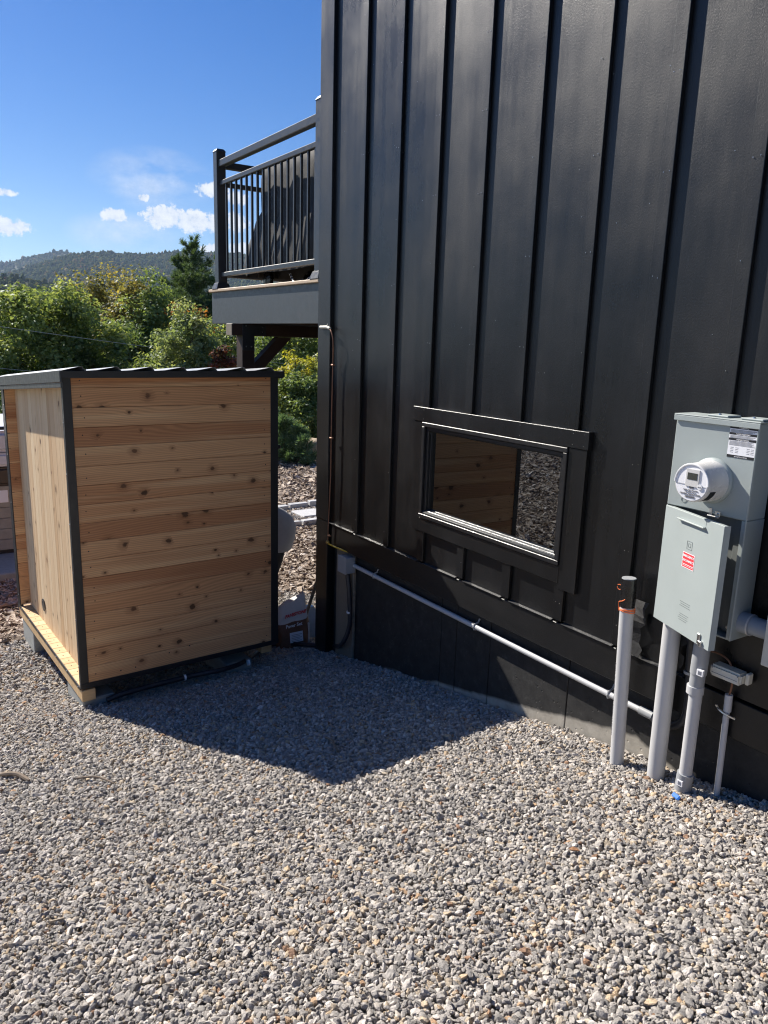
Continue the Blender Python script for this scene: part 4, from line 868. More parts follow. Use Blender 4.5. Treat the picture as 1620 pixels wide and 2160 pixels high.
tube('tube', M['yellow'], yt, spline([onX(693, 1147, 2.768), onX(703, 1152, 2.775), onX(722, 1160, 2.785), (2.80, 4.60, -1.553), (2.835, 4.2, -1.564), (2.847, 3.5, -1.566), (2.847, 2.9, -1.568), (2.846, 2.4, -1.566), (2.847, 2.2, -1.568)], 6), .006, 8)
# torn black underlay left sticking out behind the pipes
def ragged(name, label, c, w, hgt, seed, tilt=.0):
    rg = random.Random(seed); n_ = 9; L_, R_ = [], []
    for i in range(n_):
        t = i/(n_-1); z = c[2]+hgt*(.5-t); wob = .006*math.sin(t*9+seed)
        L_.append((c[0]+wob+tilt*t, c[1]+w*(.5+rg.uniform(-.18, .18)), z)); R_.append((c[0]-.012*math.sin(t*5+seed)+tilt*t, c[1]-w*(.5+rg.uniform(-.35, .3))*(1-.55*t), z+rg.uniform(-.01, .01)))
    b = MB()
    for i in range(n_-1): b.hexa([L_[i], tuple(np.add(L_[i], (.0015, 0, 0))), R_[i], tuple(np.add(R_[i], (.0015, 0, 0))), L_[i+1], tuple(np.add(L_[i+1], (.0015, 0, 0))), R_[i+1], tuple(np.add(R_[i+1], (.0015, 0, 0)))])
    return tag(b.build(name, M['tape2'], None), label, 'underlay', 'torn underlay scraps behind the conduits')
M['tape2'] = plain('torn_felt', (.035, .035, .036), .75, var=.4, scale=40, bump=.5, bscale=120)
ragged('underlay_scrap', 'torn black felt scrap hanging beside the capped conduit', onX(1345, 1325, 2.775), .075, .26, 1)
ragged('underlay_scrap', 'torn black felt scrap between the wide conduit and flexible conduit', onX(1437, 1360, 2.775), .06, .20, 5)

# ------------------------------------------------------------------ covered grill on the deck
def drape(sections, n=44, wr=.012, seed=0):        # sections: z, cx, cy, half x, half y, power, wrinkle
    rg = np.random.default_rng(seed); ph = rg.uniform(0, 6.28, 8); V = []; A = np.linspace(0, 2*math.pi, n, endpoint=False)
    for i, (z, cx, cy, hx_, hy_, p, w) in enumerate(sections):
        c, s_ = np.cos(A), np.sin(A); r = (np.abs(c)**p+np.abs(s_)**p)**(-1/p)
        k = 1+1.5*w*(np.sin(A*7+ph[0]+z*5)+.7*np.sin(A*12+ph[1]-z*3)+.5*np.sin(A*19+ph[2]))
        V.append(np.stack([cx+c*r*hx_*k, cy+s_*r*hy_*k, np.full(n, z)+.012*w/.02*np.sin(A*5+ph[3])*(i < 2)], -1))
    V = np.array(V); ns = len(sections); f = []
    for i in range(ns-1):
        for k in range(n): f.append((i*n+k, i*n+(k+1) % n, (i+1)*n+(k+1) % n, (i+1)*n+k))
    f.append(tuple(range((ns-1)*n, ns*n))); b = MB(); b.add(V.reshape(-1, 3), f); return b
gr = thing('covered_grill', 'barbecue grill under a black fabric cover behind the deck railing', 'grill', (3.33, 5.95, DZ))
sec = [(.56, 3.25, 6.30, .28, .80, 5, .012), (.68, 3.25, 6.30, .285, .80, 5, .026), (.80, 3.25, 6.28, .275, .78, 5, .036), (.92, 3.25, 6.25, .265, .74, 5, .036), (1.03, 3.25, 6.22, .26, .71, 5, .03), (1.10, 3.25, 6.18, .255, .62, 5, .026), (1.22, 3.25, 6.16, .25, .605, 7, .024),
       (1.36, 3.25, 6.14, .245, .595, 8, .024), (1.44, 3.25, 6.12, .24, .58, 8, .024), (1.49, 3.25, 6.11, .225, .56, 7, .018), (1.50, 3.25, 6.10, .16, .45, 5, .01)]
cv = drape(sec, 56, seed=2).build('fabric_cover', M['cover'], gr, 0, True)
for y in (5.6, 6.70):
    for x in (3.12, 3.5): box('cart_leg', M['blackmetal'], gr, x, x+.04, y, y+.04, DZ+.09 if y > 6.2 else DZ, .62, .003)
for x in (3.08, 3.50): MB().lathe([(0, .075), (.004, .085), (.036, .085), (.04, .075)], (x, 6.72, DZ+.085), (1, 0, 0), 20).build('wheel', M['tape'], gr, 0, True)
b = spline([onX(655, 585, 2.98), onX(648, 592, 2.97), (2.98, 5.55, DZ+.012), (2.97, 5.75, DZ+.012), (2.99, 5.95, DZ+.02), (3.02, 6.1, DZ+.10)], 8)
rp = MB().tube(b, .009, 8).build('drawcord', M['black_ink'], gr, 0, True)
for k in range(1, len(b)-1, 2): MB().tube([b[k], (np.array(b[k])+np.array(b[k+1]))/2], .0098, 8).build('white_stripe', M['white'], rp)

# ------------------------------------------------------------------ person stooping beside the shed
def person():
    base = np.array([2.80, 6.05]); g0 = float(gz(*base)); t = thing('person', 'person in grey sweatshirt and dark trousers stooping behind the shed corner', 'person', (base[0], base[1], g0))
    # joints: (dx toward the shed is negative), dy, height, radius
    J = {'pelvis': (.02, 0, .90, .135), 'waist': (-.03, 0, 1.00, .145), 'chest': (-.17, 0, 1.17, .155), 'uchest': (-.27, 0, 1.27, .145), 'neck': (-.36, 0, 1.34, .062), 'head0': (-.42, 0, 1.385, .085), 'head1': (-.49, 0, 1.42, .098), 'head2': (-.555, 0, 1.45, .07)}
    ed = [('pelvis', 'waist'), ('waist', 'chest'), ('chest', 'uchest'), ('uchest', 'neck'), ('neck', 'head0'), ('head0', 'head1'), ('head1', 'head2')]
    for s, q in (('l', 1), ('r', -1)):
        J.update({'hip'+s: (.03, q*.09, .84, .105), 'thigh'+s: (.0, q*.105, .68, .09), 'knee'+s: (-.06, q*.11, .48, .066), 'calf'+s: (-.035, q*.11, .32, .060), 'ankle'+s: (-.01, q*.11, .09, .044), 'heel'+s: (.0, q*.11, .045, .042), 'toe'+s: (-.19, q*.12, .035, .036),
                  'shl'+s: (-.28, q*.16, 1.26, .075), 'elb'+s: (-.20, q*.27, 1.02, .056), 'wri'+s: (-.40, q*.22, .94, .036), 'palm'+s: (-.47, q*.21, .925, .036)})
        ed += [('pelvis', 'hip'+s), ('hip'+s, 'thigh'+s), ('thigh'+s, 'knee'+s), ('knee'+s, 'calf'+s), ('calf'+s, 'ankle'+s), ('ankle'+s, 'heel'+s), ('heel'+s, 'toe'+s), ('uchest', 'shl'+s), ('shl'+s, 'elb'+s), ('elb'+s, 'wri'+s), ('wri'+s, 'palm'+s)]
        for k in range(4):
            J.update({f'f{k}a{s}': (-.515, q*(.185+.017*k), .915, .0105), f'f{k}b{s}': (-.55-.006*(k in (1, 2)), q*(.185+.017*k), .895, .0095), f'f{k}c{s}': (-.565-.008*(k in (1, 2)), q*(.185+.017*k), .868, .0085)})
            ed += [('palm'+s, f'f{k}a{s}'), (f'f{k}a{s}', f'f{k}b{s}'), (f'f{k}b{s}', f'f{k}c{s}')]
        J.update({'ta'+s: (-.45, q*.165, .91, .012), 'tb'+s: (-.49, q*.155, .885, .0105)}); ed += [('wri'+s, 'ta'+s), ('ta'+s, 'tb'+s)]
    names = list(J); me = bpy.data.meshes.new('body'); me.from_pydata([J[k][:3] for k in names], [(names.index(a), names.index(b)) for a, b in ed], [])
    o = bpy.data.objects.new('body', me); COL.objects.link(o); sk = o.modifiers.new('skin', 'SKIN'); sk.use_smooth_shade = True
    for k, v in zip(names, me.skin_vertices[0].data): v.radius = (J[k][3], J[k][3])
    me.skin_vertices[0].data[0].use_root = True
    ss = o.modifiers.new('sub', 'SUBSURF'); ss.levels = 2; ss.render_levels = 2
    bpy.context.view_layer.update(); dg = bpy.context.evaluated_depsgraph_get(); m2 = bpy.data.meshes.new_from_object(o.evaluated_get(dg)); bpy.data.objects.remove(o)
    m2.name = 'body'; m2.materials.clear()
    for q in ('sweater', 'trousers', 'skin', 'shoe'): m2.materials.append(M[q])
    for p in m2.polygons:
        c = p.center; i = 0
        if c.z < .085: i = 3
        elif c.z < .80 and c.x > -.3: i = 1
        elif c.x < -.415 and c.z < 1.05: i = 2
        elif c.x < -.335 and c.z > 1.28: i = 2
        p.material_index = i
    m2.shade_smooth(); ob = link(bpy.data.objects.new('body', m2)); ob.parent = t; WM[ob] = WM[t].copy()
    # sweatshirt hanging loose over the hips
    A = np.linspace(0, 2*math.pi, 32, endpoint=False); V = []
    for z, cx, hx_, hy_ in ((.735, .015, .165, .215), (.75, .02, .175, .225), (.83, .03, .195, .235), (.92, .035, .20, .235), (1.02, .0, .19, .225), (1.12, -.075, .18, .215), (1.21, -.165, .15, .20), (1.29, -.245, .10, .16), (1.32, -.28, .04, .08)):
        V.append(np.stack([cx+np.cos(A)*hx_*(1+.03*np.sin(A*5+z*9)), np.sin(A)*hy_*(1+.025*np.sin(A*7+z*5)), z-.05*np.cos(A)*np.clip((z-1.0)/.2, 0, 1)+0*A], -1))
    V = np.array(V); n = 32; f = [(i*n+k, i*n+(k+1) % n, (i+1)*n+(k+1) % n, (i+1)*n+k) for i in range(8) for k in range(n)]
    MB().add(V.reshape(-1, 3), f).build('sweatshirt', M['sweater'], t, 0, True, local=True)
    MB().ball((-.475, 0, 1.455), (.115, .098, .085), 14, 9).build('hair', M['hair'], t, 0, True, local=True)
    for q in (1, -1): MB().ball((-.565, q*.033, 1.395), (.012, .013, .010), 8, 6).build('eye', M['white'], t, 0, True, local=True); MB().ball((-.45, q*.098, 1.395), (.022, .012, .03), 8, 6).build('ear', M['skin'], t, 0, True, local=True)
    MB().ball((-.585, 0, 1.365), (.016, .014, .024), 8, 6).build('nose', M['skin'], t, 0, True, local=True); MB().ball((-.565, 0, 1.325), (.010, .024, .006), 8, 6).build('mouth', M['red'], t, 0, True, local=True)
person()

# ------------------------------------------------------------------ bag and bits by the corner
bx_, by_ = 2.70, 5.40; bz = float(gz(bx_, by_))-.01
bag = thing('sand_bag', 'white and brown paper bag of paver sand standing on gravel', 'bag', (bx_, by_, bz))
def bagmesh(z0, z1, k=10, n=36, fold=0):
    V = []; A = np.linspace(0, 2*math.pi, n, endpoint=False)
    for t in np.linspace(0, 1, k):
        z = z0+(z1-z0)*t; q = z/.40; hx_ = .138*(1-.05*q+.08*math.sin(q*3)); hy_ = .075*(1.1-.85*q**2.2)+.004; p = 3
        c, s_ = np.cos(A), np.sin(A); r = (np.abs(c)**p+np.abs(s_)**p)**(-1/p); wv = 1+.035*np.sin(A*6+q*9)+.03*np.sin(A*11-q*14)
        V.append(np.stack([c*r*hx_*wv, s_*r*hy_*wv+.05*q*q, z+.06*q*q*q*np.clip(c*r, -1, 1)+.006*np.sin(A*5+q*6)], -1))
    V = np.array(V); f = [(i*n+k2, i*n+(k2+1) % n, (i+1)*n+(k2+1) % n, (i+1)*n+k2) for i in range(k-1) for k2 in range(n)]; f += [tuple(range(n))[::-1], tuple(range((k-1)*n, k*n))]
    return MB().add(V.reshape(-1, 3), f)
bagmesh(0, .235, 10).build('printed_lower', M['bagbrown'], bag, 0, True, local=True); bagmesh(.235, .39, 8).build('white_upper', M['bagwhite'], bag, 0, True, local=True)
def bagpt(x, z): q = z/.40; return (bx_+x, by_-(.075*(1.1-.85*q**2.2)+.004)*1.03+.05*q*q-.006, bz+z)
text('PAVESTONE', .036, M['red'], bag, bagpt(-.085, .275), (1, .0, .12), (.0, .2, 1), shear=.3, bold=.0015)
text('Paver Set', .040, M['white_label'], bag, bagpt(-.09, .195), (1, .0, .06), (.0, .15, 1), bold=.001)
lb = MB().hexa([bagpt(x, z) if o == 0 else tuple(np.add(bagpt(x, z), (0, -.0015, 0))) for x in (-.06, .06) for o in (0, 1) for z in (.07, .155)]).build('data_label', M['white_label'], bag)
for k in range(5): MB().box(bx_-.05, bx_+.045-.02*(k % 2), bagpt(0, .11)[1]-.0075, bagpt(0, .11)[1]-.007, bz+.08+k*.014, bz+.083+k*.014).build('print_line', M['grey_ink'], lb)
MB().box(bx_+.128, bx_+.146, by_-.05, by_+.04, bz+.02, bz+.20).build('side_gusset', M['bagwhite'], bag, .006)
drape([(float(gz(2.93, 5.55))-.01, 2.93, 5.55, .10, .11, 2.4, .05), (-2.50, 2.93, 5.55, .115, .12, 2.4, .06), (-2.42, 2.94, 5.55, .105, .11, 2.2, .06), (-2.35, 2.94, 5.56, .075, .08, 2.1, .07), (-2.29, 2.95, 5.56, .03, .035, 2, .08)], 30, seed=8).build('plastic_bag', M['plasticbag'], None, 0, True)
tag(bpy.data.objects['plastic_bag'], 'crumpled pale blue plastic bag beside the paper sand bag', 'plastic bag')
s0 = onY(650, 1300, 5.50); s1 = onY(667, 1190, 5.22)
tag(MB().tube([np.array([2.88, 5.62, float(gz(2.88, 5.62))-.01]), np.array([2.895, 5.24, -1.83])], .014, 10).build('wooden_pole', M['plank'], None, 0, True), 'bare wooden pole leaning against the house corner', 'pole')

# ------------------------------------------------------------------ hot tub
pad = box('concrete_pad', M['block'], None, -2.4, 1.62, 8.55, 11.9, -2.75, -2.535, .01); tag(pad, 'low concrete pad under the hot tub', 'pad')
tb = thing('hot_tub', 'taupe panelled hot tub with a pale lifted cover behind the cedar shed', 'hot tub', (-.1, 10.4, -2.535))
TX0, TX1, TY0, TY1 = -.85, 1.38, 9.35, 11.4
box('base', M['tubdark'], tb, TX0+.02, TX1-.02, TY0+.02, TY1-.02, -2.535, -2.49, .004)
for k in range(6):
    z0 = -2.49+k*.125
    for nm in ('cabinet_panel',): box(nm, M['tubpanel'], tb, TX0, TX1, TY0, TY1, z0+.002, z0+.123, .004)
box('shell_rim', M['tubdark'], tb, TX0-.03, TX1+.03, TY0-.03, TY1+.03, -1.735, -1.53, .03, seg=3)
box('cover', M['tubcover'], tb, TX0-.02, TX1+.02, TY0-.02, TY1, -1.52, -1.37, .03, seg=3); box('folded_cover', M['tubcover'], tb, TX0-.02, TX1+.0, TY0+.0, TY1-.05, -1.365, -1.12, .05, seg=3)
MB().tube([(TX1-.02, TY0+.1, -1.10), (TX1-.05, TY0-.02, -1.085), (TX0, TY0-.02, -1.085)], .02, 8).build('lifter_bar', M['tubdark'], tb, 0, True)
box('care_tag', M['white_label'], tb, TX1-.43, TX1-.30, TY0-.008, TY0-.001, -1.93, -1.79, .001)

# ------------------------------------------------------------------ edging stones, slab, boulder
rr = random.Random(12)
for y0 in (9.36, 10.44):
    x = 3.9 if y0 < 10 else 4.3
    while x < (5.7 if y0 < 10 else 6.3):
        w = rr.uniform(.26, .42); zg = float(gz(x, y0))
        o = MB().hexa([(x+rr.uniform(0, .012), y0-.05+rr.uniform(-.012, .012), zg-.06), (x+rr.uniform(0, .015), y0-.045+rr.uniform(-.012, .012), zg+.075+rr.uniform(-.01, .01)), (x+rr.uniform(0, .012), y0+.06, zg-.06), (x+.008, y0+.055, zg+.075+rr.uniform(-.01, .01)),
                       (x+w, y0-.05+rr.uniform(-.012, .012), zg-.06), (x+w-.008, y0-.045+rr.uniform(-.012, .012), zg+.075+rr.uniform(-.01, .01)), (x+w, y0+.06, zg-.06), (x+w-.008, y0+.055, zg+.075+rr.uniform(-.01, .01))]).build('edging_stone', M['paver'], None, .008)
        near = y0 < 10
        tag(o, 'pale granite edging stone along the near edge of the gravel path' if near else 'pale granite edging stone along the far edge of the gravel path', 'edging stone', 'near row of path edging stones' if near else 'far row of path edging stones'); x += w+.012
c = G(655, 1085); tag(box('stepping_slab', M['paver'], None, c[0]-.22, c[0]+.5, c[1]-.2, c[1]+.22, c[2]-.05, c[2]+.035, .01), 'flat pale stepping slab in the gravel path', 'slab')
def rock(name, label, c, rad, seed, mat):
    bm = bmesh.new(); bmesh.ops.create_icosphere(bm, subdivisions=4, radius=1); rg = np.random.default_rng(seed); ph = rg.uniform(0, 6.28, 9)
    for v in bm.verts:
        p = v.co; k = 1+.09*math.sin(p.x*2.3+ph[0])*math.sin(p.y*2.1+ph[1])+.07*math.sin(p.z*3+p.x*2+ph[2])+.03*math.sin(p.x*7+ph[3])*math.sin(p.y*6+p.z*5+ph[4])
        v.co = Vector((p.x*rad[0]*k, p.y*rad[1]*k, p.z*rad[2]*k))
    me = bpy.data.meshes.new(name); bm.to_mesh(me); bm.free(); me.shade_smooth(); me.materials.append(mat); o = link(bpy.data.objects.new(name, me)); o.location = c; return tag(o, label, 'boulder')
c = onY(664, 975, 14.6); rock('boulder', 'smooth tan boulder in front of the bushes at the top of the mulch', (c[0], 14.6, float(gz(c[0], 14.6))+.14), (.26, .28, .32), 4, M['boulder'])

# ------------------------------------------------------------------ small litter on the gravel
for i, (a, b_, r, lab) in enumerate((((0, 1640), (62, 1652), .011, 'broken grey brown branch lying on sunlit gravel'), ((160, 1648), (240, 1658), .005, 'thin straight twig on sunlit gravel'), ((685, 1560), (712, 1592), .006, 'bent dry twig on gravel in the shed shade'), ((330, 1490), (350, 1493), .004, 'tiny dry twig at the shadow edge near the shed'))):
    A_, B_ = G(*a), G(*b_); mid = (A_+B_)/2+np.array([.012, .01, .008]); up = np.array([0, 0, .016])
    tag(MB().tube(spline([A_+up, mid+up*1.3, B_+up], 5), [r*.6]+[r]*9+[r*.5], 7).build('twig', M['twig'], None, 0, True), lab, 'twig')
rr = random.Random(77)
M['dryleaf'] = plain('dry_leaf', (.26, .13, .06), .8, var=.3); M['chip'] = plain('grey_wood_chip', (.34, .28, .21), .85, var=.3)
for i, (px, py) in enumerate(((43, 1462), (470, 1880), (1010, 1935), (300, 1560), (760, 2060), (1210, 1800), (120, 1950), (905, 1700))):
    c = G(px, py)+np.array([0, 0, .014]); s_ = rr.uniform(.014, .024); a_ = rr.uniform(0, 6.28); ca, sa = math.cos(a_), math.sin(a_); leaf_ = i in (0, 2, 5)
    if leaf_: pts = [(-1, 0, 0), (-.3, .55, .25), (.5, .45, .3), (1.1, 0, .1), (.5, -.45, .35), (-.3, -.5, .2)]
    else: pts = [(-1.6, .18, 0), (1.5, .25, .15), (1.7, -.05, .2), (-1.4, -.2, .05)]
    q_ = [(c[0]+(x*ca-y*sa)*s_, c[1]+(x*sa+y*ca)*s_, c[2]+z*s_) for x, y, z in pts]
    tag(MB().prism(q_, (0, 0, -.0012), (0, 0, .0012 if leaf_ else .005)).build('dry_leaf' if leaf_ else 'wood_chip', M['dryleaf'] if leaf_ else M['chip'], None), 'small dry brown leaf lying on sunlit gravel' if leaf_ else 'small grey wood chip lying on sunlit gravel', 'leaf' if leaf_ else 'wood chip', 'dry leaves on the gravel' if leaf_ else 'wood chips on the gravel')
c = G(1427, 1689); tag(MB().hexa([(c[0]-.01+dx+.006*dy/.03, c[1]-.015+dy+.01*dz, c[2]+.008+.006*dz+.010*dx/.02) for dx in (0, .02) for dy in (0, .034) for dz in (0, 1)]).build('blue_tape', M['blue'], None, .003), 'scrap of blue tape on gravel at the foot of the jointed conduit', 'tape')

# ------------------------------------------------------------------ overhead cables
for a, b_, lab in (((-120, 672), (520, 758), 'upper thin overhead cable crossing in front of the trees'), ((-120, 764), (160, 790), 'lower thin overhead cable crossing in front of the trees')):
    A_, B_ = D(*a), D(*b_); A_ = A_/np.linalg.norm(A_)*21; B_ = B_/np.linalg.norm(B_)*22.5; d_ = B_-A_
    tag(MB().tube([A_+d_*t+np.array([0, 0, -.22*(1-(2*((t+1)/3)-1)**2)+.2]) for t in np.linspace(-1, 2, 40)], .0075, 6).build('overhead_cable', M['wire'], None, 0, True), lab, 'cable')

# ------------------------------------------------------------------ trees
def leafquads(P, nrm, size, rg, narrow=.55, fold=.25):
    n = len(P); a = rg.normal(size=(n, 3)); a -= nrm*(a*nrm).sum(1)[:, None]; a /= np.linalg.norm(a, axis=1)[:, None]+1e-9; b = np.cross(nrm, a); s = size[:, None]
    V = np.stack([P-a*s*.5, P+b*s*narrow*.5+nrm*s*fold*.3, P+a*s*.5, P-b*s*narrow*.5+nrm*s*fold*.3], 1).reshape(-1, 3)
    return V, np.arange(4*n).reshape(n, 4)
def crown(rg, H, Rr, z0, clumps, per, leaf, top=.5, cl=.55, lean=0):
    """clump centres fill an uneven egg; leaves fill the clumps, denser outside"""
    u = rg.normal(size=(clumps, 3)); u /= np.linalg.norm(u, axis=1)[:, None]; r = rg.random(clumps)**.42
    lump = 1+.22*np.sin(u[:, 0]*4+rg.uniform(0, 6))*np.sin(u[:, 1]*4+rg.uniform(0, 6))+.15*np.sin(u[:, 2]*5+u[:, 0]*3)
    hz = (H-z0)/2; C_ = u*np.array([Rr, Rr, hz])*(r*lump)[:, None]; C_[:, :2] *= (1-top*np.clip(C_[:, 2]/hz, -1, 1)*.8)[:, None]; C_[:, 2] += z0+hz
    cs = cl*rg.uniform(.55, 1.35, clumps); n = clumps*per; ci = np.repeat(np.arange(clumps), per)
    d = rg.normal(size=(n, 3)); d /= np.linalg.norm(d, axis=1)[:, None]; rad = rg.random(n)**.5; Q = C_[ci]+d*(cs[ci]*rad)[:, None]*np.array([1, 1, .72])
    nrm = d*.6+np.array([0, 0, .9])+rg.normal(0, .55, (n, 3)); nrm /= np.linalg.norm(nrm, axis=1)[:, None]
    V, F = leafquads(Q, nrm, leaf*rg.uniform(.6, 1.3, n), rg)
    lv = np.clip(.5+.22*rg.normal(size=clumps)[ci]+.15*rg.normal(size=n), 0, 1); return V, F, np.repeat(lv, 4), C_
def wood(rg, H, r0, C_, k=14, z0=0):
    b = MB(); pts = [np.array([.05*H*.2*math.sin(t*3+1), .04*H*.2*math.sin(t*4), t*H*.93]) for t in np.linspace(0, 1, 8)]; b.tube(pts, list(np.linspace(r0, r0*.15, 8)), 8)
    for i in rg.choice(len(C_), min(k, len(C_)), replace=False):
        c = C_[i]; zb = max(.15*H, c[2]-.35*H*rg.uniform(.4, 1)); t = zb/(H*.93); s = np.array([.05*H*.2*math.sin(t*3+1), .04*H*.2*math.sin(t*4), zb]); mid = (s+c)/2+np.array([0, 0, .06*H*.5])
        b.tube(spline([s, mid, c], 4), list(np.linspace(r0*.42*(1-t*.6), r0*.06, 9)), 6)
    return b
_tree = {}
def tree(name, label, kind, H, Rr, leafm, loc, rotz=0, seed=0, group=None, cat='tree', clumps=150, per=150, leaf=.13, z0f=.16, top=.5, cl=None, ratio=1):
    key = (kind, seed)
    if key not in _tree:
        rg = np.random.default_rng(seed); V, F, lv, C_ = crown(rg, H, Rr, H*z0f, clumps, per, leaf, top, cl or Rr*.24)
        me = npmesh('crown', V, F, None, {'lv': lv}); w = wood(rg, H, H*.018+.02, C_).build('trunk', M['bark'], None, 0, True, origin=(0, 0, 0)); wm = w.data; bpy.data.objects.remove(w); _tree[key] = (me, wm)
    me, wm = _tree[key]; t = thing(name, label, cat, tuple(loc), rotz, group)
    if ratio != 1: t.scale = (ratio,)*3
    tr = link(bpy.data.objects.new('trunk', wm)); tr.parent = t
    if len(me.materials) == 0: me.materials.append(leafm)
    cr = link(bpy.data.objects.new('crown', me)); cr.parent = t
    if me.materials[0] != leafm:
        cr.material_slots[0].link = 'OBJECT'; cr.material_slots[0].material = leafm
    return t
def stand(px, top_py, dist):                      # foot on the terrain under a pixel column, total height to the pixel
    d = D(px, top_py); d = d/np.hypot(d[0], d[1])*dist; z = float(gz(d[0], d[1])); return (d[0], d[1], z-.05), d[2]-z
def put(name, label, px, tp, dist, Rr, leafm, seed, **k):
    loc, H = stand(px, tp, dist); return tree(name, label, (name, round(H, 1)), H, Rr, leafm, loc, k.pop('rotz', seed*1.3), seed, **k)
put('maple_tree', 'big dense green maple at left, taller than its neighbours in front', 95, 577, 24, 2.75, M['leaf'], 1, clumps=430, per=170, leaf=.135, z0f=.05, cl=.52)
put('olive_tree', 'olive green tree with a narrow top behind the big maple', 188, 556, 33, 2.3, M['leaf_olive'], 2, clumps=200, per=150, leaf=.15, z0f=.1, cl=.62, top=.8)
put('twin_top_tree', 'green tree with several pointed tops behind the pale sapling', 270, 566, 31, 1.9, M['leaf_olive'], 3, clumps=190, per=150, leaf=.15, z0f=.1, cl=.6, top=.75)
put('slim_tree', 'slim green tree beside the tree with pointed tops', 318, 572, 30, 1.5, M['leaf'], 13, clumps=140, per=150, leaf=.14, z0f=.1, cl=.5, top=.75)
put('sapling', 'pale green leafy sapling standing forward of the dark trees', 395, 622, 19.5, 1.05, M['leaf_pale'], 4, clumps=260, per=130, leaf=.092, z0f=.08, cl=.30, top=.45)
put('autumn_maple', 'maple turning orange at the top in front of the tall pine', 368, 594, 36, 1.9, M['leaf_orange'], 5, clumps=110, per=120, leaf=.16, z0f=.2, cl=.6)
put('dark_tree', 'shady green tree filling the gap under the deck', 610, 640, 27, 3.0, M['leaf'], 6, clumps=260, per=150, leaf=.135, z0f=.05, cl=.62)
put('roadside_tree', 'grey green tree beyond the deck post', 470, 655, 25, 1.7, M['leaf'], 16, clumps=180, per=150, leaf=.125, z0f=.05, cl=.48)
put('yellow_shrub', 'tall shrub with yellow green tips beside the house corner', 622, 738, 19, .75, M['leaf_yellow'], 7, clumps=130, per=110, leaf=.075, z0f=.35, cl=.2, cat='shrub', top=.3)
put('leafy_shrub', 'dark leafy shrub below the yellow green tips', 640, 770, 18.3, 1.0, M['leaf'], 8, clumps=200, per=120, leaf=.085, z0f=.02, cl=.27, cat='shrub', top=.3)
put('side_shrub', 'light green shrub against the house corner', 690, 730, 20, .8, M['leaf_pale'], 18, clumps=150, per=110, leaf=.085, z0f=.05, cl=.25, cat='shrub', top=.3)
put('red_shrub', 'thin shrub with red and rusty leaves under the deck edge', 477, 697, 18.5, .42, M['leaf_red'], 9, clumps=46, per=70, leaf=.085, z0f=.15, cl=.16, cat='shrub', top=.4)
put('bright_bush', 'small bright green bush beside the tan boulder', 668, 905, 18.2, .42, M['leaf_yellow'], 10, clumps=70, per=90, leaf=.05, z0f=.03, cl=.13, cat='shrub', top=.3)
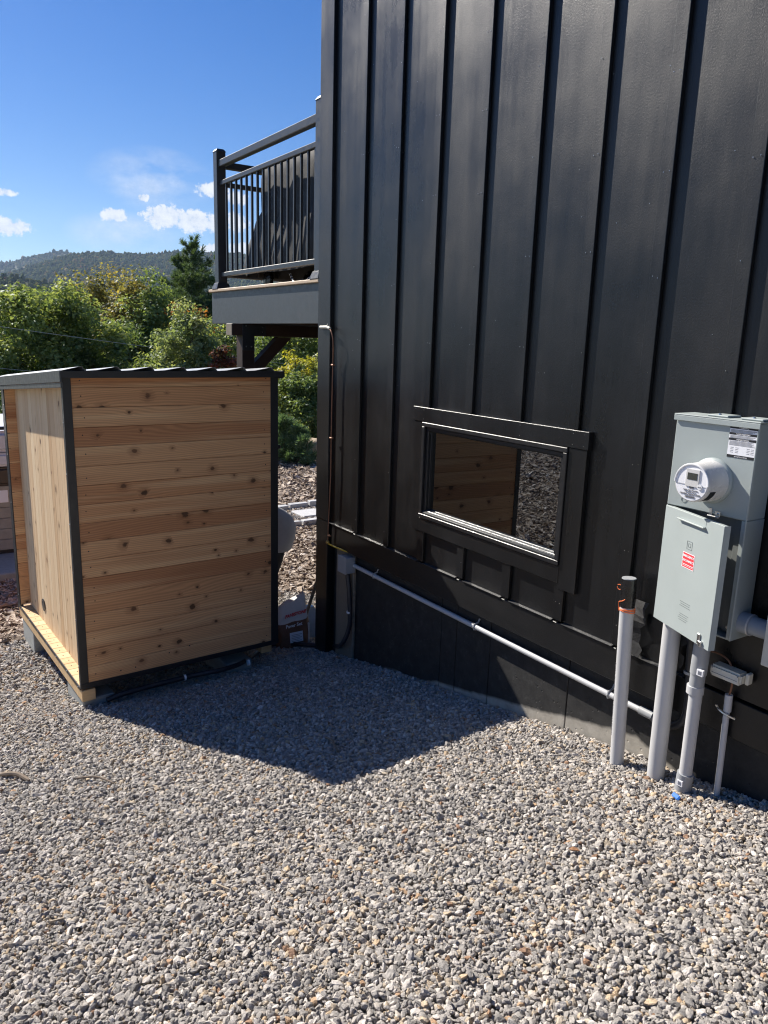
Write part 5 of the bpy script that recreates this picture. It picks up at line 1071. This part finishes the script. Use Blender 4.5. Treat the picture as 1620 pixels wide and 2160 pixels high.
# background wood closing the gaps
rr = random.Random(31)
for i, px in enumerate((-560, -400, -260, -130, -20, 60, 140, 235, 330, 420, 520, 640, 760, 900, 1050)):
    loc, H = stand(px, rr.uniform(600, 628) if px < 500 else rr.uniform(650, 690), rr.uniform(40, 50))
    k = rr.choice((21, 22, 23)); H0 = 13.5
    t = tree('woodland_tree', 'background woodland tree in the row behind the nearer trees', ('wood', k), H0, 3.3, (M['leaf'], M['leaf_olive'], M['leaf'])[k-21], loc, rr.uniform(0, 6), k, 'row of woodland trees', clumps=200, per=120, leaf=.19, z0f=.08, cl=.9, ratio=H/H0)
def pine(name, label, px, top, dist, Rr, mat, seed, tuft, nl, whorl=.55, droop=-.15, cat='tree', r0=.016, pw=.75, steep=0.):
    loc, H = stand(px, top, dist); rg = np.random.default_rng(seed); t = thing(name, label, cat, loc); b = MB(); b.tube([(0, 0, 0), (.02*H, 0, H*.5), (0, .01*H, H)], [H*r0, H*r0*.6, .012], 8); P, Nn, Ax = [], [], []
    z = .12*H
    while z < H*.99:
        q = 1-z/H; L_ = Rr*(q**pw*1.05+.02)*rg.uniform(.75, 1.15); nb_ = rg.integers(4, 7)
        for j in range(nb_):
            a = rg.uniform(0, 6.28); L2 = L_*rg.uniform(.45, 1.2); d = np.array([math.cos(a), math.sin(a), droop+.75*(1-q)**2+steep*max(0., 1-q/.16)]); s = np.array([0, 0, z+rg.uniform(-.1, .1)*whorl]); e = s+d*L2
            b.tube([s, (s+e)/2+np.array([0, 0, -.03*L2]), e], [.012*L2+.008, .008*L2+.005, .004], 5, cap=False); m_ = max(3, int(L2/tuft*2.6))
            for k in range(m_):
                f = .25+.75*(k+rg.random())/m_; c = s+(e-s)*f+rg.normal(0, .10*L2*f+.02, 3)*np.array([1, 1, .45]); nd = rg.normal(size=(nl, 3))+d*.9+np.array([0, 0, .5]); nd /= np.linalg.norm(nd, axis=1)[:, None]
                P.append(c+nd*tuft*.5); Ax.append(nd)
        z += whorl*rg.uniform(.7, 1.2)*(.6+.5*q)
    P = np.concatenate(P); Ax = np.concatenate(Ax); n = len(P); sd = np.cross(Ax, rg.normal(size=(n, 3))); sd /= np.linalg.norm(sd, axis=1)[:, None]; w = tuft*.055
    V = np.stack([P-Ax*tuft*.5-sd*w, P-Ax*tuft*.5+sd*w, P+Ax*tuft*.5+sd*w*.4, P+Ax*tuft*.5-sd*w*.4], 1).reshape(-1, 3)
    me = npmesh('crown', V, np.arange(4*n).reshape(n, 4), mat, {'lv': np.repeat(np.clip(rg.normal(.5, .22, n), 0, 1), 4)}); cr = link(bpy.data.objects.new('crown', me)); cr.parent = t
    b.build('trunk', M['bark'], t, 0, True, local=True); return t
pine('pine_tree', 'tall dark pine rising above the other trees', 402, 521, 46, 7.6, M['needle'], 41, .30, 30, whorl=.46, pw=.9, steep=1.3)
for i, (px, top, dist, Rr, lab) in enumerate(((598, 878, 16.2, .50, 'bushy blue green young pine close to the shed corner'), (630, 905, 16.0, .46, 'middle young pine between the bushy one and the boulder'),
                                    (648, 918, 15.7, .30, 'smallest young pine right beside the tan boulder'), (575, 860, 16.8, .5, 'tallest young pine mostly hidden behind the shed'))):
    pine('young_pine', lab, px, top, dist, Rr, M['needle_pale'], 50+i, .15, 22, whorl=.16, droop=.35, cat='shrub')['group'] = 'young pines at the edge of the mulch'
# ------------------------------------------------------------------ air: even haze round the whole scene
hm = bpy.data.materials.new('pale_haze'); hm.use_nodes = True; hn = hm.node_tree; hn.nodes.remove(hn.nodes['Principled BSDF']); pv = hn.nodes.new('ShaderNodeVolumePrincipled')
pv.inputs['Color'].default_value = (.52, .70, 1, 1); pv.inputs['Density'].default_value = .00005; pv.inputs['Anisotropy'].default_value = .2; hn.links.new(pv.outputs[0], hn.nodes['Material Output'].inputs['Volume'])
tag(MB().box(-6600, 6600, -1000, 7300, -110, 900).build('haze', hm, None), 'thin pale blue haze over the valley', kind='stuff')
